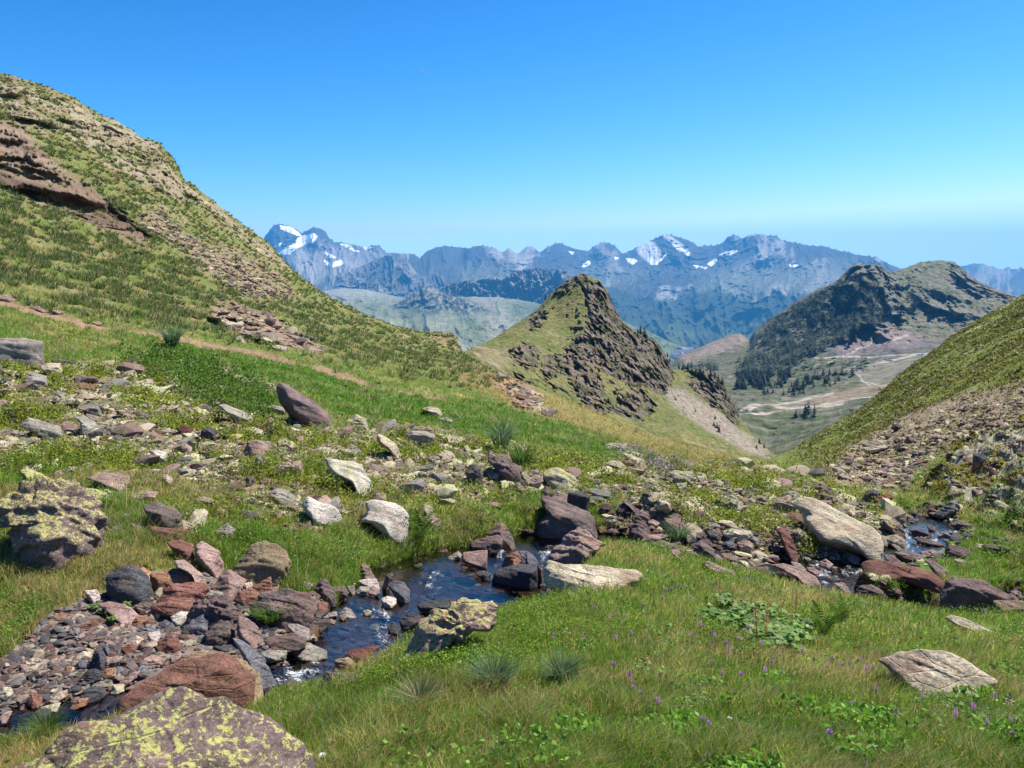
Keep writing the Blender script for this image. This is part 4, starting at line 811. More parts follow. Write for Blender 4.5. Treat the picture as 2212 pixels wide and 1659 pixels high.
 ('A','b',.0,.6,["1795 1560 1820 1510 1870 1510 1880 1560 1840 1590","980 1040 1030 1020 1100 1060 1090 1085 1040 1080"]),
 ('H','p',.05,.75,["930 760 1010 715 1100 740 1050 765","1215 800 1240 785 1280 800 1260 820","750 1360 800 1330 870 1350 870 1400 800 1400","1070 1350 1150 1345 1240 1400 1230 1415 1100 1400","1370 1330 1450 1295 1510 1310 1500 1360 1400 1380","1020 1020 1080 1020 1120 1040 1060 1060","530 1410 590 1375 650 1410 640 1450 570 1440","2000 1220 2070 1190 2150 1190 2130 1220 2030 1230","1210 640 1260 625 1310 640 1260 665","1300 440 1340 428 1380 440 1340 460","1060 610 1110 595 1150 610 1100 625"]),
 ('H','t',.3,.8,["690 870 740 850 820 910 800 930 720 900","660 640 720 615 800 615 780 650 700 655","640 800 740 800 740 830 680 860","1640 515 1700 490 1780 465 1770 500 1690 525","1750 1280 1830 1250 1920 1255 1880 1310 1790 1300","1080 1220 1140 1180 1210 1200 1260 1290 1200 1300 1100 1250","885 440 1000 400 1080 395 1060 430 950 460","890 480 1000 450 1120 430 1080 470 950 500","1060 770 1110 760 1140 775 1090 790","430 610 450 600 480 612 450 620","960 560 1010 545 1060 560 1010 580","1110 640 1160 625 1210 640 1150 655"]),
 ('H','g',.2,.6,["320 1150 370 1120 440 1180 440 1220 370 1210","20 870 60 855 105 880 80 905","870 1350 930 1350 960 1370 900 1390","1480 990 1600 900 1660 880 1680 950 1560 1020","1650 1390 1700 1380 1800 1400 1790 1420 1700 1415","1510 1190 1570 1150 1640 1180 1620 1205 1540 1200","310 1400 380 1410 470 1470 400 1470 310 1430","140 770 200 750 290 790 310 810 220 800","1530 200 1560 185 1580 215 1545 225","1060 1100 1100 1085 1150 1100 1100 1115"]),
 ('H','k',.1,.4,["570 1190 620 1150 700 1170 730 1220 650 1240 590 1220","900 900 920 830 980 800 1030 830 1000 880 930 910","1130 300 1170 265 1215 290 1180 330","1800 630 1800 520 1850 510 1900 530 1850 590","1860 140 1900 120 1940 135 1900 150"]),
 ('H','w',.0,.8,["670 1140 710 1125 765 1170 760 1200 720 1190"]),
 ('H','b',.0,.5,["910 1280 960 1260 1030 1310 1070 1380 1000 1400 940 1340","1160 1340 1260 1315 1390 1330 1400 1400 1340 1410 1240 1410","1400 1400 1480 1390 1570 1450 1590 1510 1520 1500 1440 1430","1280 1150 1330 1130 1430 1150 1480 1180 1350 1190","1620 1090 1680 1060 1780 1080 1740 1120 1680 1130","1420 1110 1470 1100 1520 1140 1450 1150","1320 1220 1380 1200 1480 1220 1550 1240 1500 1260 1380 1250","1575 1320 1600 1265 1700 1265 1770 1300 1750 1370 1660 1380 1590 1370","1880 1300 1900 1270 2060 1265 2140 1300 2100 1330 1960 1320","1920 1250 1930 1215 2000 1210 2000 1250","480 790 560 755 620 790 680 860 640 870 540 830","1070 350 1140 345 1210 370 1180 400 1100 395","1230 420 1260 365 1310 390 1300 430","1100 970 1200 975 1250 1010 1200 1020","880 710 940 695 980 710 920 740","850 1640 880 1600 960 1580 1050 1620 1070 1680 1000 1700 860 1700","1150 560 1200 545 1240 560 1190 580","1690 150 1740 120 1780 140 1740 160","880 600 920 585 960 600 920 620"]),
 ('H','r',.0,.6,["990 930 1000 880 1080 840 1130 835 1130 880 1050 920"]),
 ('I','t',.2,.85,["565 550 650 535 750 545 740 570 650 590 590 575","2050 920 2090 890 2140 900 2150 950 2080 960"]),
 ('I','p',.05,.7,["2070 200 2110 165 2170 160 2195 200 2150 230 2090 230","1695 110 1740 70 1780 100 1740 130","940 130 1010 120 1090 190 1060 210 990 170","760 20 800 10 850 40 820 60 770 50"]),
 ('I','m',.2,.5,["2020 340 2020 260 2100 240 2230 220 2230 330 2120 345"]),
 ('I','u',.1,.85,["315 80 350 75 430 100 435 125 370 110","1090 250 1140 235 1180 260 1120 265"]),
 ('I','k',.0,.4,["1190 250 1240 245 1300 275 1250 280","1920 300 1960 285 1990 300 1960 330"]),
 ('K','o',.1,.8,["1010 810 1060 780 1110 800 1150 840 1130 870 1080 860 1060 830","670 380 720 360 745 380 720 400 680 405"])):
    for r in rows: A_(z, col, li, f, r)
print("rocks", len(RK))

m, t, out = new_mat("lichened_stone")
b = N(t, "ShaderNodeBsdfPrincipled"); b.inputs["Roughness"].default_value = .85; b.inputs["Specular IOR Level"].default_value = .25
oi = N(t, "ShaderNodeObjectInfo"); tc = N(t, "ShaderNodeTexCoord"); geo = N(t, "ShaderNodeNewGeometry")
rndo = N(t, "ShaderNodeVectorMath", operation='ADD'); sc_ = N(t, "ShaderNodeMath", operation='MULTIPLY'); sc_.inputs[1].default_value = 37.0
t.links.new(oi.outputs["Random"], sc_.inputs[0]); t.links.new(tc.outputs["Object"], rndo.inputs[0]); t.links.new(sc_.outputs[0], rndo.inputs[1])
def tex(scale, det=5, rough=.6, src=None, dist=0.0):
    n = N(t, "ShaderNodeTexNoise"); n.inputs["Scale"].default_value = scale; n.inputs["Detail"].default_value = det; n.inputs["Roughness"].default_value = rough; n.inputs["Distortion"].default_value = dist
    t.links.new(src or rndo.outputs[0], n.inputs["Vector"]); return n.outputs[0]
def mrange(src, a, b_, c_, d_, clamp=True):
    n = N(t, "ShaderNodeMapRange"); n.clamp = clamp
    for i, v in enumerate((a, b_, c_, d_)): n.inputs[i + 1].default_value = v
    t.links.new(src, n.inputs[0]); return n.outputs[0]
def mul(a, b_):
    n = N(t, "ShaderNodeMath", operation='MULTIPLY'); t.links.new(a, n.inputs[0])
    if isinstance(b_, float): n.inputs[1].default_value = b_
    else: t.links.new(b_, n.inputs[1])
    return n.outputs[0]
def add(a, b_):
    n = N(t, "ShaderNodeMath", operation='ADD'); t.links.new(a, n.inputs[0])
    if isinstance(b_, float): n.inputs[1].default_value = b_
    else: t.links.new(b_, n.inputs[1])
    return n.outputs[0]
def mixn(fac, a, b_):
    n = N(t, "ShaderNodeMix", data_type='RGBA'); n.clamp_factor = True
    t.links.new(fac, n.inputs["Factor"])
    for s_, v in ((6, a), (7, b_)):
        if isinstance(v, tuple): n.inputs[s_].default_value = v + (1,)
        else: t.links.new(v, n.inputs[s_])
    return n.outputs[2]
mp = N(t, "ShaderNodeMapping"); mp.inputs["Rotation"].default_value = (.5, .35, .2); mp.inputs["Scale"].default_value = (1, 1, 3.2)
t.links.new(rndo.outputs[0], mp.inputs["Vector"])
n_big = tex(5, 5, .6); n_fine = tex(55, 6, .7); n_str = tex(9, 4, .6, mp.outputs[0]); n_l = tex(24, 8, .85, None, .8); n_l2 = tex(60, 5, .75); n_ru = tex(3.2, 4)
v1 = mul(mul(mrange(n_big, .3, .7, .6, 1.4), mrange(n_fine, .3, .7, .45, 1.6)), mrange(n_str, .35, .65, .88, 1.10))
vs = N(t, "ShaderNodeVectorMath", operation='SCALE'); t.links.new(oi.outputs["Color"], vs.inputs[0]); t.links.new(v1, vs.inputs["Scale"])
c1 = mixn(mrange(n_ru, .55, .72, 0, .55), vs.outputs[0], (.25, .125, .075))
c1 = mixn(mrange(n_l2, .60, .68, 0, .45), c1, (.46, .44, .40))
sx = N(t, "ShaderNodeSeparateXYZ"); t.links.new(geo.outputs["Normal"], sx.inputs[0])
lw = add(add(mul(n_l, .62), mul(n_l2, .38)), mul(mrange(sx.outputs[2], -.2, .8, -.10, .02), 1.0))
thr = mul(oi.outputs["Alpha"], .235)
lm = mrange(add(lw, thr), .655, .675, 0, .92)
c2 = mixn(lm, c1, mixn(n_fine, (.30, .31, .11), (.50, .47, .13)))
t.links.new(c2, b.inputs["Base Color"])
vor = N(t, "ShaderNodeTexVoronoi", feature='DISTANCE_TO_EDGE'); vor.inputs["Scale"].default_value = 4.5; t.links.new(mp.outputs[0], vor.inputs["Vector"])
h_ = add(add(mul(n_fine, .55), mul(n_str, .9)), mul(mrange(vor.outputs[0], 0, .04, 0, 1), .22))
bp = N(t, "ShaderNodeBump"); bp.inputs["Strength"].default_value = .75; bp.inputs["Distance"].default_value = .022
t.links.new(h_, bp.inputs["Height"]); t.links.new(bp.outputs[0], b.inputs["Normal"])
t.links.new(b.outputs[0], out.inputs[0])
rock_mat = m

import bmesh
def ico(level):
    bm = bmesh.new(); bmesh.ops.create_icosphere(bm, subdivisions=level, radius=1)
    V = np.array([v.co[:] for v in bm.verts]); Fc = np.array([[v.index for v in f.verts] for f in bm.faces]); bm.free()
    return V / np.linalg.norm(V, axis=1)[:, None], Fc
ICO = {k: ico(k) for k in (2, 4, 5, 6, 7)}

def hull2(P):
    P = sorted(set(map(tuple, P)))
    def half(Q):
        h = []
        for p in Q:
            while len(h) > 1 and (h[-1][0]-h[-2][0])*(p[1]-h[-2][1]) - (h[-1][1]-h[-2][1])*(p[0]-h[-2][0]) <= 0: h.pop()
            h.append(p)
        return h[:-1]
    return half(P) + half(P[::-1])      # counter-clockwise

def polyr(poly, th):
    """distance from the origin to the outline in direction th"""
    r = np.full(th.shape, 0.0); c, s = np.cos(th), np.sin(th)
    n = len(poly)
    for i in range(n):
        (x1, y1), (x2, y2) = poly[i], poly[(i + 1) % n]
        ex, ey = x2 - x1, y2 - y1
        den = c * ey - s * ex
        with np.errstate(divide='ignore', invalid='ignore'):
            tt = (x1 * ey - y1 * ex) / den
            u = (x1 * s - y1 * c) / den
        # point = tt*(c,s) = p1 + u*(e)
        ok = (np.abs(den) > 1e-12) & (u >= -1e-6) & (u <= 1 + 1e-6) & (tt > 0)
        r = np.where(ok & (tt > r), tt, r)
    return r

RS = np.random.RandomState(11)
SHP = (830, 1106)
rock_near = np.full(SHP, 1e9); rock_far = np.full(SHP, -1e9)
YY, XX = np.mgrid[0:SHP[0], 0:SHP[1]] * 2.0 + 1
ROCKS = []
def build_rock(col, lich, f, poly, rough, dm=1.0):
    xs = [p[0] for p in poly]; ys = [p[1] for p in poly]
    x0, x1, y0, y1 = min(xs), max(xs), min(ys), max(ys)
    Wp, Hp = x1 - x0, y1 - y0
    cxp, cyp = np.mean(xs), np.mean(ys)
    g, k, j = ray_ground(min(max((x0 + x1) / 2, -400), 2600), min(y1 - .15 * Hp, 1655))
    d = g[1]
    d *= dm
    if y1 > 1690: d = 1.75
    s = d / F / cP
    W, H = Wp * s, Hp * s
    # area centroid
    A = 0; ax = 0; ay = 0
    for i in range(len(poly)):
        (a1, b1), (a2, b2) = poly[i], poly[(i + 1) % len(poly)]
        q = a1 * b2 - a2 * b1; A += q; ax += (a1 + a2) * q; ay += (b1 + b2) * q
    cxp, cyp = ax / (3 * A), ay / (3 * A)
    if not inpoly(np.array([cxp]), np.array([cyp]), poly)[0]: cxp, cyp = np.mean(xs), np.mean(ys)
    X = (cxp - CX) / F; Y = -(cyp - CY) / F
    ray = np.array([X, cP + Y * sP, -sP + Y * cP]); C = ray * (d / ray[1])
    fw = ray / np.linalg.norm(ray)
    rt = np.cross(fw, [0, 0, 1.0]); rt /= np.linalg.norm(rt); up = np.cross(rt, fw)
    sr = np.linalg.norm(C) / np.linalg.norm([X, Y, 1.0]) / F
    P2 = [((x - cxp) * sr, -(y - cyp) * sr * 1.0) for x, y in poly]
    lo = min(p[1] for p in P2)
    tanT = max(.12, -ray[2] / ray[1])
    sf_top = tanT + f * .9
    fd = float(np.clip(f * H / sf_top, .22 * H, .75 * max(W, H)))
    P2o = P2
    P2 = [(x, y - (.20 * H + .18 * fd if y < lo * .4 else 0)) for x, y in P2]
    hull = hull2(P2)
    PL = []
    for i in range(len(hull)):
        (xa, ya), (xb, yb) = hull[i], hull[(i + 1) % len(hull)]
        ex, ey = xb - xa, yb - ya; L = math.hypot(ex, ey)
        if L < 1e-9: continue
        nx, ny = ey / L, -ex / L
        h2 = max(nx * xa + ny * ya, .04 * H)
        if ny > .25: sf = sf_top * RS.uniform(.8, 1.25)
        elif ny < -.4: sf = RS.uniform(.05, .3)
        else: sf = RS.uniform(.15, .55)
        for sgn, sl in ((-1, sf), (1, RS.uniform(.25, .7))):
            nn_ = math.sqrt(1 + sl * sl)
            PL.append((nx / nn_, ny / nn_, sgn * sl / nn_, h2 / nn_))
    def addp(v, h):
        v = np.array(v, float); v /= np.linalg.norm(v); PL.append((v[0], v[1], v[2], h))
    addp((RS.uniform(-.25, .25), RS.uniform(.0, .25), -1), fd)
    addp((RS.uniform(-.3, .3), RS.uniform(-.1, .4), 1), .55 * max(W, .8 * H))
    if W > .12:
        for _ in range(10):
            v = np.array([RS.uniform(-1, 1), RS.uniform(-.3, 1.3), -RS.uniform(.2, 1.3)]); v /= np.linalg.norm(v)
            sup = max(v[0] * x + v[1] * y for x, y in hull)
            PL.append((v[0], v[1], v[2], max(sup, .1 * min(W, H)) * RS.uniform(.80, .95) + abs(v[2]) * fd * RS.uniform(.35, .6)))
    PL = np.array(PL)
    px_w = max(Wp, Hp)
    lev = 4 if px_w < 28 else 5 if px_w < 110 else 6 if px_w < 400 else 7
    Dd, Fc = ICO[lev]
    q = np.maximum(Dd @ PL[:, :3].T, 0) / PL[:, 3][None]
    pw = 44.0 if rough < 1.5 else 22.0
    r = (q ** pw).sum(1) ** (-1 / pw)
    P = Dd * r[:, None]
    bx = [p[0] for p in P2]; by = [p[1] for p in P2]
    P[:, 0] = (P[:, 0] - P[:, 0].min()) / np.ptp(P[:, 0]) * (max(bx) - min(bx)) + min(bx)
    P[:, 1] = (P[:, 1] - P[:, 1].min()) / np.ptp(P[:, 1]) * (max(by) - min(by)) + min(by)
    th = np.arctan2(P[:, 1], P[:, 0])
    rp, rh = polyr(P2, th), polyr(hull, th)
    ratio = np.clip(np.where(rh > 0, rp / np.maximum(rh, 1e-9), 1), .45, 1.0)
    P[:, :2] *= (ratio ** .9)[:, None]
    size = math.sqrt(W * H)
    sd = RS.randint(1, 9000)
    Q = P / size
    dsp = rough * (.030 * fbm3(Q * 2.2, sd, 3) + .028 * fbm3(Q * 7, sd + 50, 3))
    axis = np.array([.3, .85, .35]); axis /= np.linalg.norm(axis)
    bedq = Q @ axis
    dsp += rough * .016 * np.tanh(6 * n3(np.stack([bedq * 7, Q[:, 0] * .8, Q[:, 2] * .8], 1), sd + 90))
    if rough > 1.45:
        dsp -= .05 * np.clip(np.abs(n3(Q * 5.2, sd + 70)) * 2, 0, 1) ** .5 - .03
        dsp += .035 * fbm3(Q * 13, sd + 75, 3)
        dsp -= .045 * sstep(.25, .5, fbm3(Q * 4, sd + 77, 2))
    P = P + Dd * (dsp * size)[:, None]
    Vw = P[:, :1] * rt + P[:, 1:2] * up + P[:, 2:3] * fw
    # mask for vegetation
    pad = 3
    iy0, iy1 = int(max(y0 / 2 - pad, 0)), int(min(y1 / 2 + pad, SHP[0])); ix0, ix1 = int(max(x0 / 2 - pad, 0)), int(min(x1 / 2 + pad, SHP[1]))
    if iy1 > iy0 and ix1 > ix0:
        sh_ = [(cxp + (x - cxp) * .93, cyp + (y - cyp) * .93 - .02 * Hp) for x, y in poly]
        ins = inpoly(XX[iy0:iy1, ix0:ix1], YY[iy0:iy1, ix0:ix1], sh_)
        a_ = rock_near[iy0:iy1, ix0:ix1]; a_[ins] = np.minimum(a_[ins], d - fd * 1.1 - .05)
        a_ = rock_far[iy0:iy1, ix0:ix1]; a_[ins] = np.maximum(a_[ins], d + .8 * max(W, H) + .1)
    me = mk_mesh("rock", Vw, Fc, rock_mat, None, True)
    return me, C, d, (x0, x1, y0, y1), fd

def shape_word(W, H, f):
    a = W / max(H, 1e-6)
    return 'slab' if a > 2.1 else 'upright stone' if a < .75 else 'stone'
HERO = []
for i, (col, lich, f, poly, label, short, rough) in enumerate(RK):
    me, C, d, bb, fd = build_rock(col, lich, f, poly, rough, DM.get(short, 1.0))
    o = bpy.data.objects.new("boulder" if short else "rock", me); COL.objects.link(o); o.location = C
    jit = RS.uniform(.85, 1.15)
    cc_ = KC[col][0]
    o.color = (cc_[0] * jit, cc_[1] * jit * RS.uniform(.95, 1.05), cc_[2] * jit, min(lich, 1))
    o["category"] = "boulder" if short else "rock"
    o["group"] = "rocks strewn along the brook and slopes"
    ROCKS.append((o, bb, d, label, short, KC[col][1], lich))
    if short: HERO.append((short, (bb[0] + bb[1]) / 2, (bb[2] + bb[3]) / 2, bb))
USED = {}
def relation(x, y, heroes, skip=None):
    best = sorted(heroes, key=lambda h: math.hypot(h[1] - x, (h[2] - y) * 1.3))
    out = []
    for h in best[:7]:
        dx, dy = x - h[1], y - h[2]
        hw = (h[3][1] - h[3][0]) / 2; hh = (h[3][3] - h[3][2]) / 2
        ex, ey = abs(dx) - hw, abs(dy) - hh
        dist = math.hypot(max(ex, 0), max(ey, 0))
        pre = 'touching' if dist < 8 else 'close' if dist < 45 else 'further'
        if abs(dx) > 1.6 * abs(dy): w = 'right of' if dx > 0 else 'left of'
        elif abs(dy) > 1.6 * abs(dx): w = 'behind' if dy < 0 else 'in front of'
        else: w = ('right and ' if dx > 0 else 'left and ') + ('behind' if dy < 0 else 'in front of')
        if pre == 'touching': ph = ('against ' + h[0] + ', ' + w.replace(' of', '').replace('in front', 'front').replace('behind', 'rear') + ' side') if ' and ' not in w else ('against ' + h[0] + ', ' + w.split(' and ')[0] + (' rear' if 'behind' in w else ' front'))
        elif pre == 'close': ph = 'just ' + w + ' ' + h[0]
        else: ph = 'well ' + w + ' ' + h[0]
        out.append(ph)
    return out
def auto_label(subject_forms, x, y, heroes=None, share=False):
    rel = relation(x, y, heroes or HERO)
    for ph in rel:
        for sform in subject_forms:
            s = sform + ' ' + ph
            if len(s.split()) <= 16 and s not in USED:
                USED[s] = 1; return s
    if share: return subject_forms[0] + ' ' + rel[0]
    for n_ in ('second', 'third', 'fourth', 'fifth', 'sixth', 'seventh', 'eighth', 'ninth', 'tenth'):
        s = n_ + ' ' + subject_forms[0] + ' ' + rel[0]
        if s not in USED: USED[s] = 1; return ' '.join(s.split()[:16])
    return subject_forms[0] + ' ' + rel[0]
order = sorted(range(len(ROCKS)), key=lambda i: -(ROCKS[i][1][1] - ROCKS[i][1][0]))
for i in order:
    o, bb, d, label, short, cn, li = ROCKS[i]
    if label: o["label"] = label; continue
    W_, H_ = bb[1] - bb[0], bb[3] - bb[2]
    sz = 'small' if W_ < 22 else 'medium' if W_ < 48 else 'large'
    sw = shape_word(W_, H_, 0)
    cw = cn + (' lichened' if li > .25 and cn != 'lichened' else '')
    o["label"] = auto_label([f"{sz} {cw} {sw}", ("low " if H_ < .55 * W_ else "chunky ") + f"{sz} {cw} {sw}"], (bb[0] + bb[1]) / 2, (bb[2] + bb[3]) / 2)
print("rocks built", time.time() - T0)

# ------------------------------------------------------------------ sampling of the near ground
qx = NPXp; qy = NPYp
area = np.abs((qx[1:, 1:] - qx[:-1, :-1]) * (qy[1:, :-1] - qy[:-1, 1:]) - (qx[1:, :-1] - qx[:-1, 1:]) * (qy[1:, 1:] - qy[:-1, :-1])) * .5
cv = vis[:-1, :-1] & (NPYp[1:, 1:] < NPYp[:-1, 1:] + 6)
fx = PX[:-1, :-1]; fy = NPYp[:-1, :-1]
fr_w = np.clip(1 - np.maximum(np.maximum(-fx, fx - 2212), 0) / 260, .25, 1) * (fy < 1800)
CELLW = area * cv * fr_w
ix_ = np.clip((fx / 2).astype(int), 0, SHP[1] - 1); iy_ = np.clip((fy / 2).astype(int), 0, SHP[0] - 1)
blocked = (ND[:-1, :-1] > rock_near[iy_, ix_]) & (ND[:-1, :-1] < rock_far[iy_, ix_]) & (fx > 0) & (fx < 2212) & (fy < 1659)
CELLW = CELLW * ~blocked
NR = np.random.RandomState(5)
def sample(wt, n):
    p = (CELLW * wt[:-1, :-1]).ravel().astype(float); cs = np.cumsum(p); tot = cs[-1]
    if n <= 0: n = int(-n * tot)
    k = np.searchsorted(cs, NR.rand(n) * tot); k = np.minimum(k, len(p) - 1)
    i, j = k // (PX.shape[1] - 1), k % (PX.shape[1] - 1)
    u, v = NR.rand(n), NR.rand(n)
    def bl(a): return (a[i, j] * (1-u) + a[i, j+1] * u) * (1-v) + (a[i+1, j] * (1-u) + a[i+1, j+1] * u) * v
    P = np.stack([bl(gx), bl(gy), bl(gz)], 1)
    return P, i, j, bl

# ------------------------------------------------------------------ loose stones (past counting)
lib = []
for s_ in range(26):
    Dd, Fc = ICO[2]
    n_ = NR.randn(9, 3); n_ /= np.linalg.norm(n_, axis=1)[:, None]
    h = NR.uniform(.6, 1.1, 9)
    q = np.maximum(Dd @ n_.T, 0) / h; q = np.maximum(q, 1e-6)
    r = (q ** 9).sum(1) ** (-1 / 9); r = np.minimum(r, 1.5)
    lib.append(Dd * r[:, None] * np.array([1, NR.uniform(.6, .9), NR.uniform(.3, .6)]))
lib = np.array(lib); libF = ICO[2][1]
PAL = np.array([(.17,.115,.095), (.13,.075,.055), (.08,.075,.08), (.17,.155,.14), (.30,.25,.18), (.12,.085,.078), (.23,.16,.135)])
stone_mat = mat_ground("loose_stone", 30.0, .5, .01, contrast=.35)
def stones(name, wt, n, smin, smax, pal_p, flat=False, tilt=.35, sink=.3, kind="stuff"):
    P, i, j, bl = sample(wt, n)
    n = len(P)
    d = P[:, 1]
    s = smin * (smax / smin) ** (NR.rand(n) ** 2.2)
    s = s * np.clip(d / 9, .8, 3.0)
    sh_ = lib[NR.randint(0, len(lib), n)]
    a = NR.rand(n) * 2 * np.pi; ca, sa = np.cos(a), np.sin(a)
    V = sh_ * s[:, None, None] * NR.uniform(.7, 1.3, (n, 1, 3))
    x = V[..., 0] * ca[:, None] - V[..., 1] * sa[:, None]; y = V[..., 0] * sa[:, None] + V[..., 1] * ca[:, None]
    tx, ty = NR.uniform(-tilt, tilt, n), NR.uniform(-tilt, tilt, n)
    z = V[..., 2] + x * tx[:, None] + y * ty[:, None]
    V = np.stack([x, y, z], -1) + P[:, None, :]; V[..., 2] += (s * (.3 - sink))[:, None]
    col = PAL[NR.choice(len(PAL), n, p=pal_p)] * NR.uniform(.7, 1.3, (n, 1))
    lich = NR.rand(n) < .15 * (d > 6)
    col[lich] = np.array((.40, .38, .22))
    Fc = (libF[None] + (np.arange(n) * 42)[:, None, None]).reshape(-1, 3)
    mk_obj(name, mk_mesh(name, V.reshape(-1, 3), Fc, stone_mat, np.repeat(col[:, None], 42, 1), False), kind=kind)
pp = np.array([3, 1.6, 2, 2, 1.6, 1.6, 2.]); pp /= pp.sum()
PAL = PAL * .80
stones("gravel", gravel * 1.0, 6500, .010, .055, np.array([2, .9, 2.6, 2.4, 1.5, 2.2, 1.4]) / 13)
stones("channel_gravel", np.maximum(rocksbank, .35 * inch), 2600, .02, .09, np.array([2, 1.2, 3, 1.5, .6, 2.5, 1.5]) / 12.3)
PAL = PAL / .80
stones("slope_slabs", stony * (.3 + .7 * (1 - heath)) * (nC > -.35), 2300, .05, .19, np.array([3, 1, .5, 2.5, 6, 1, 2.]) / 16, sink=.55)
stones("slope_rubble", stony * (1 - heath) * .8 + .2 * stony, 6000, .015, .06, np.array([3, 1, .5, 2, 3, 1, 3.]) / 13.5)
stones("scree", scree_r * (.5 + (nA > -.1)) + ridge_r * .4, 5200, .018, .075, np.array([3, 2.5, 1, 1, 2.5, 3, 2.]) / 15)
stones("hillside_rubble", (scree_l * 1.0 + .25 * upper_rock + .3 * outcrop + .5 * brow), 3200, .02, .10, np.array([3, 1, 0, 2, 4, 1, 3.]) / 14)
print("stones", time.time() - T0)
# ------------------------------------------------------------------ GRASS AND LOW PLANTS
def mat_leaf(name, rough=.55, trans=.42):
    m, t, out = new_mat(name)
    at = N(t, "ShaderNodeVertexColor", layer_name="Col")
    b = N(t, "ShaderNodeBsdfPrincipled"); b.inputs["Roughness"].default_value = rough; b.inputs["Specular IOR Level"].default_value = .3
    tl = N(t, "ShaderNodeBsdfTranslucent"); mx = N(t, "ShaderNodeMixShader"); mx.inputs[0].default_value = trans
    geo = N(t, "ShaderNodeNewGeometry"); nz = N(t, "ShaderNodeTexNoise"); nz.inputs["Scale"].default_value = 3.0; nz.inputs["Detail"].default_value = 3
    t.links.new(geo.outputs["Position"], nz.inputs["Vector"])
    mr = N(t, "ShaderNodeMapRange"); mr.inputs[1].default_value = .3; mr.inputs[2].default_value = .7; mr.inputs[3].default_value = .78; mr.inputs[4].default_value = 1.22
    t.links.new(nz.outputs[0], mr.inputs[0])
    vs = N(t, "ShaderNodeVectorMath", operation='SCALE'); t.links.new(at.outputs["Color"], vs.inputs[0]); t.links.new(mr.outputs[0], vs.inputs["Scale"])
    t.links.new(vs.outputs[0], b.inputs["Base Color"]); t.links.new(vs.outputs[0], tl.inputs["Color"])
    t.links.new(b.outputs[0], mx.inputs[1]); t.links.new(tl.outputs[0], mx.inputs[2]); t.links.new(mx.outputs[0], out.inputs[0])
    return m
leaf_mat = mat_leaf("grass_blade")
def blades(P, L, Wd, col, lean=.35, bend=.5, tris=True, lean_dir=None, wind=(.25, -.1), rs=NR, curve3=True):
    n = len(P)
    a = rs.rand(n) * 2 * np.pi
    side = np.stack([np.cos(a), np.sin(a), np.zeros(n)], 1)
    if lean_dir is None:
        b = rs.rand(n) * 2 * np.pi
        ld = np.stack([np.cos(b), np.sin(b), np.zeros(n)], 1) * (rs.rand(n, 1) * lean) + np.array([wind[0], wind[1], 0]) * .5
    else: ld = lean_dir
    up = np.array([0, 0, 1.0])
    mid = P + (up * .55 + ld * .45) * L[:, None]
    tip = P + (up * (1 - .25 * bend) + ld * (1 + bend)) * L[:, None]
    w_ = side * Wd[:, None] * .5
    if curve3:
        V = np.stack([P - w_, P + w_, mid - w_ * .8, mid + w_ * .8, tip], 1).reshape(-1, 3)
        k = np.arange(n)[:, None] * 5
        Fc = np.concatenate([k + np.array([[0, 1, 3]]), k + np.array([[0, 3, 2]]), k + np.array([[2, 3, 4]])])
        C = np.repeat(col[:, None], 5, 1)
    else:
        V = np.stack([P - w_, P + w_, tip], 1).reshape(-1, 3)
        Fc = np.arange(3 * n).reshape(-1, 3); C = np.repeat(col[:, None], 3, 1)
    return V, Fc, C.reshape(-1, 3)

# grass colour field
gc = np.zeros(gx.shape + (3,)) + (.110,.165,.030)
mo = fbm(gx / 1.1, gy / 1.1, 701, 4); mo2 = fbm(gx / .35, gy / .35, 702, 3)
gc = mixc(gc, sstep(-.1, .3, mo) * .7, (.085,.155,.022)); gc = mixc(gc, sstep(.0, .3, mo2) * .5, (.155,.185,.050))
gc = mixc(gc, lush * .9, (.060,.130,.014)); gc = mixc(gc, stony * .5, (.150,.170,.030)); gc = mixc(gc, tang * .7, (.17,.145,.05))
gc = mixc(gc, hill * .55, (.165,.180,.060)); gc = mixc(gc, rslope * .9, (.120,.145,.018)); gc = mixc(gc, rslope * stripe * .7, (.070,.092,.014))
dryp = np.clip(.12 + .65 * sstep(-.02, .3, fbm(gx / 1.3, gy / 1.3, 703, 4)) + .2 * mo2 + .35 * tang + .22 * hill + .10 * fore - .14 * lush - .10 * rslope, .02, .85)
STR = np.array([(.46,.36,.15), (.38,.30,.11), (.55,.45,.22), (.32,.20,.08)])
def grass_cols(i, j, bl, n, dry_add=0):
    base = np.stack([bl(gc[..., q]) for q in range(3)], 1)
    col = base * NR.uniform(.65, 1.45, (n, 1)) * np.array([1, 1, 1]) * np.stack([NR.uniform(.8, 1.3, n), np.ones(n), NR.uniform(.7, 1.5, n)], 1)
    pick = NR.rand(n) < bl(dryp) + dry_add
    col[pick] = STR[NR.choice(4, pick.sum(), p=[.35, .35, .2, .1])] * NR.uniform(.75, 1.15, (pick.sum(), 1))
    col = col * np.array((1.6, 1.75, .85))
    col[pick] = STR[NR.choice(4, pick.sum(), p=[.35, .35, .2, .1])] * NR.uniform(.95, 1.45, (pick.sum(), 1))
    blue = (NR.rand(n) < .06) & ~pick
    col[blue] = np.array((.26, .36, .22)) * NR.uniform(.7, 1.3, (blue.sum(), 1))
    return col
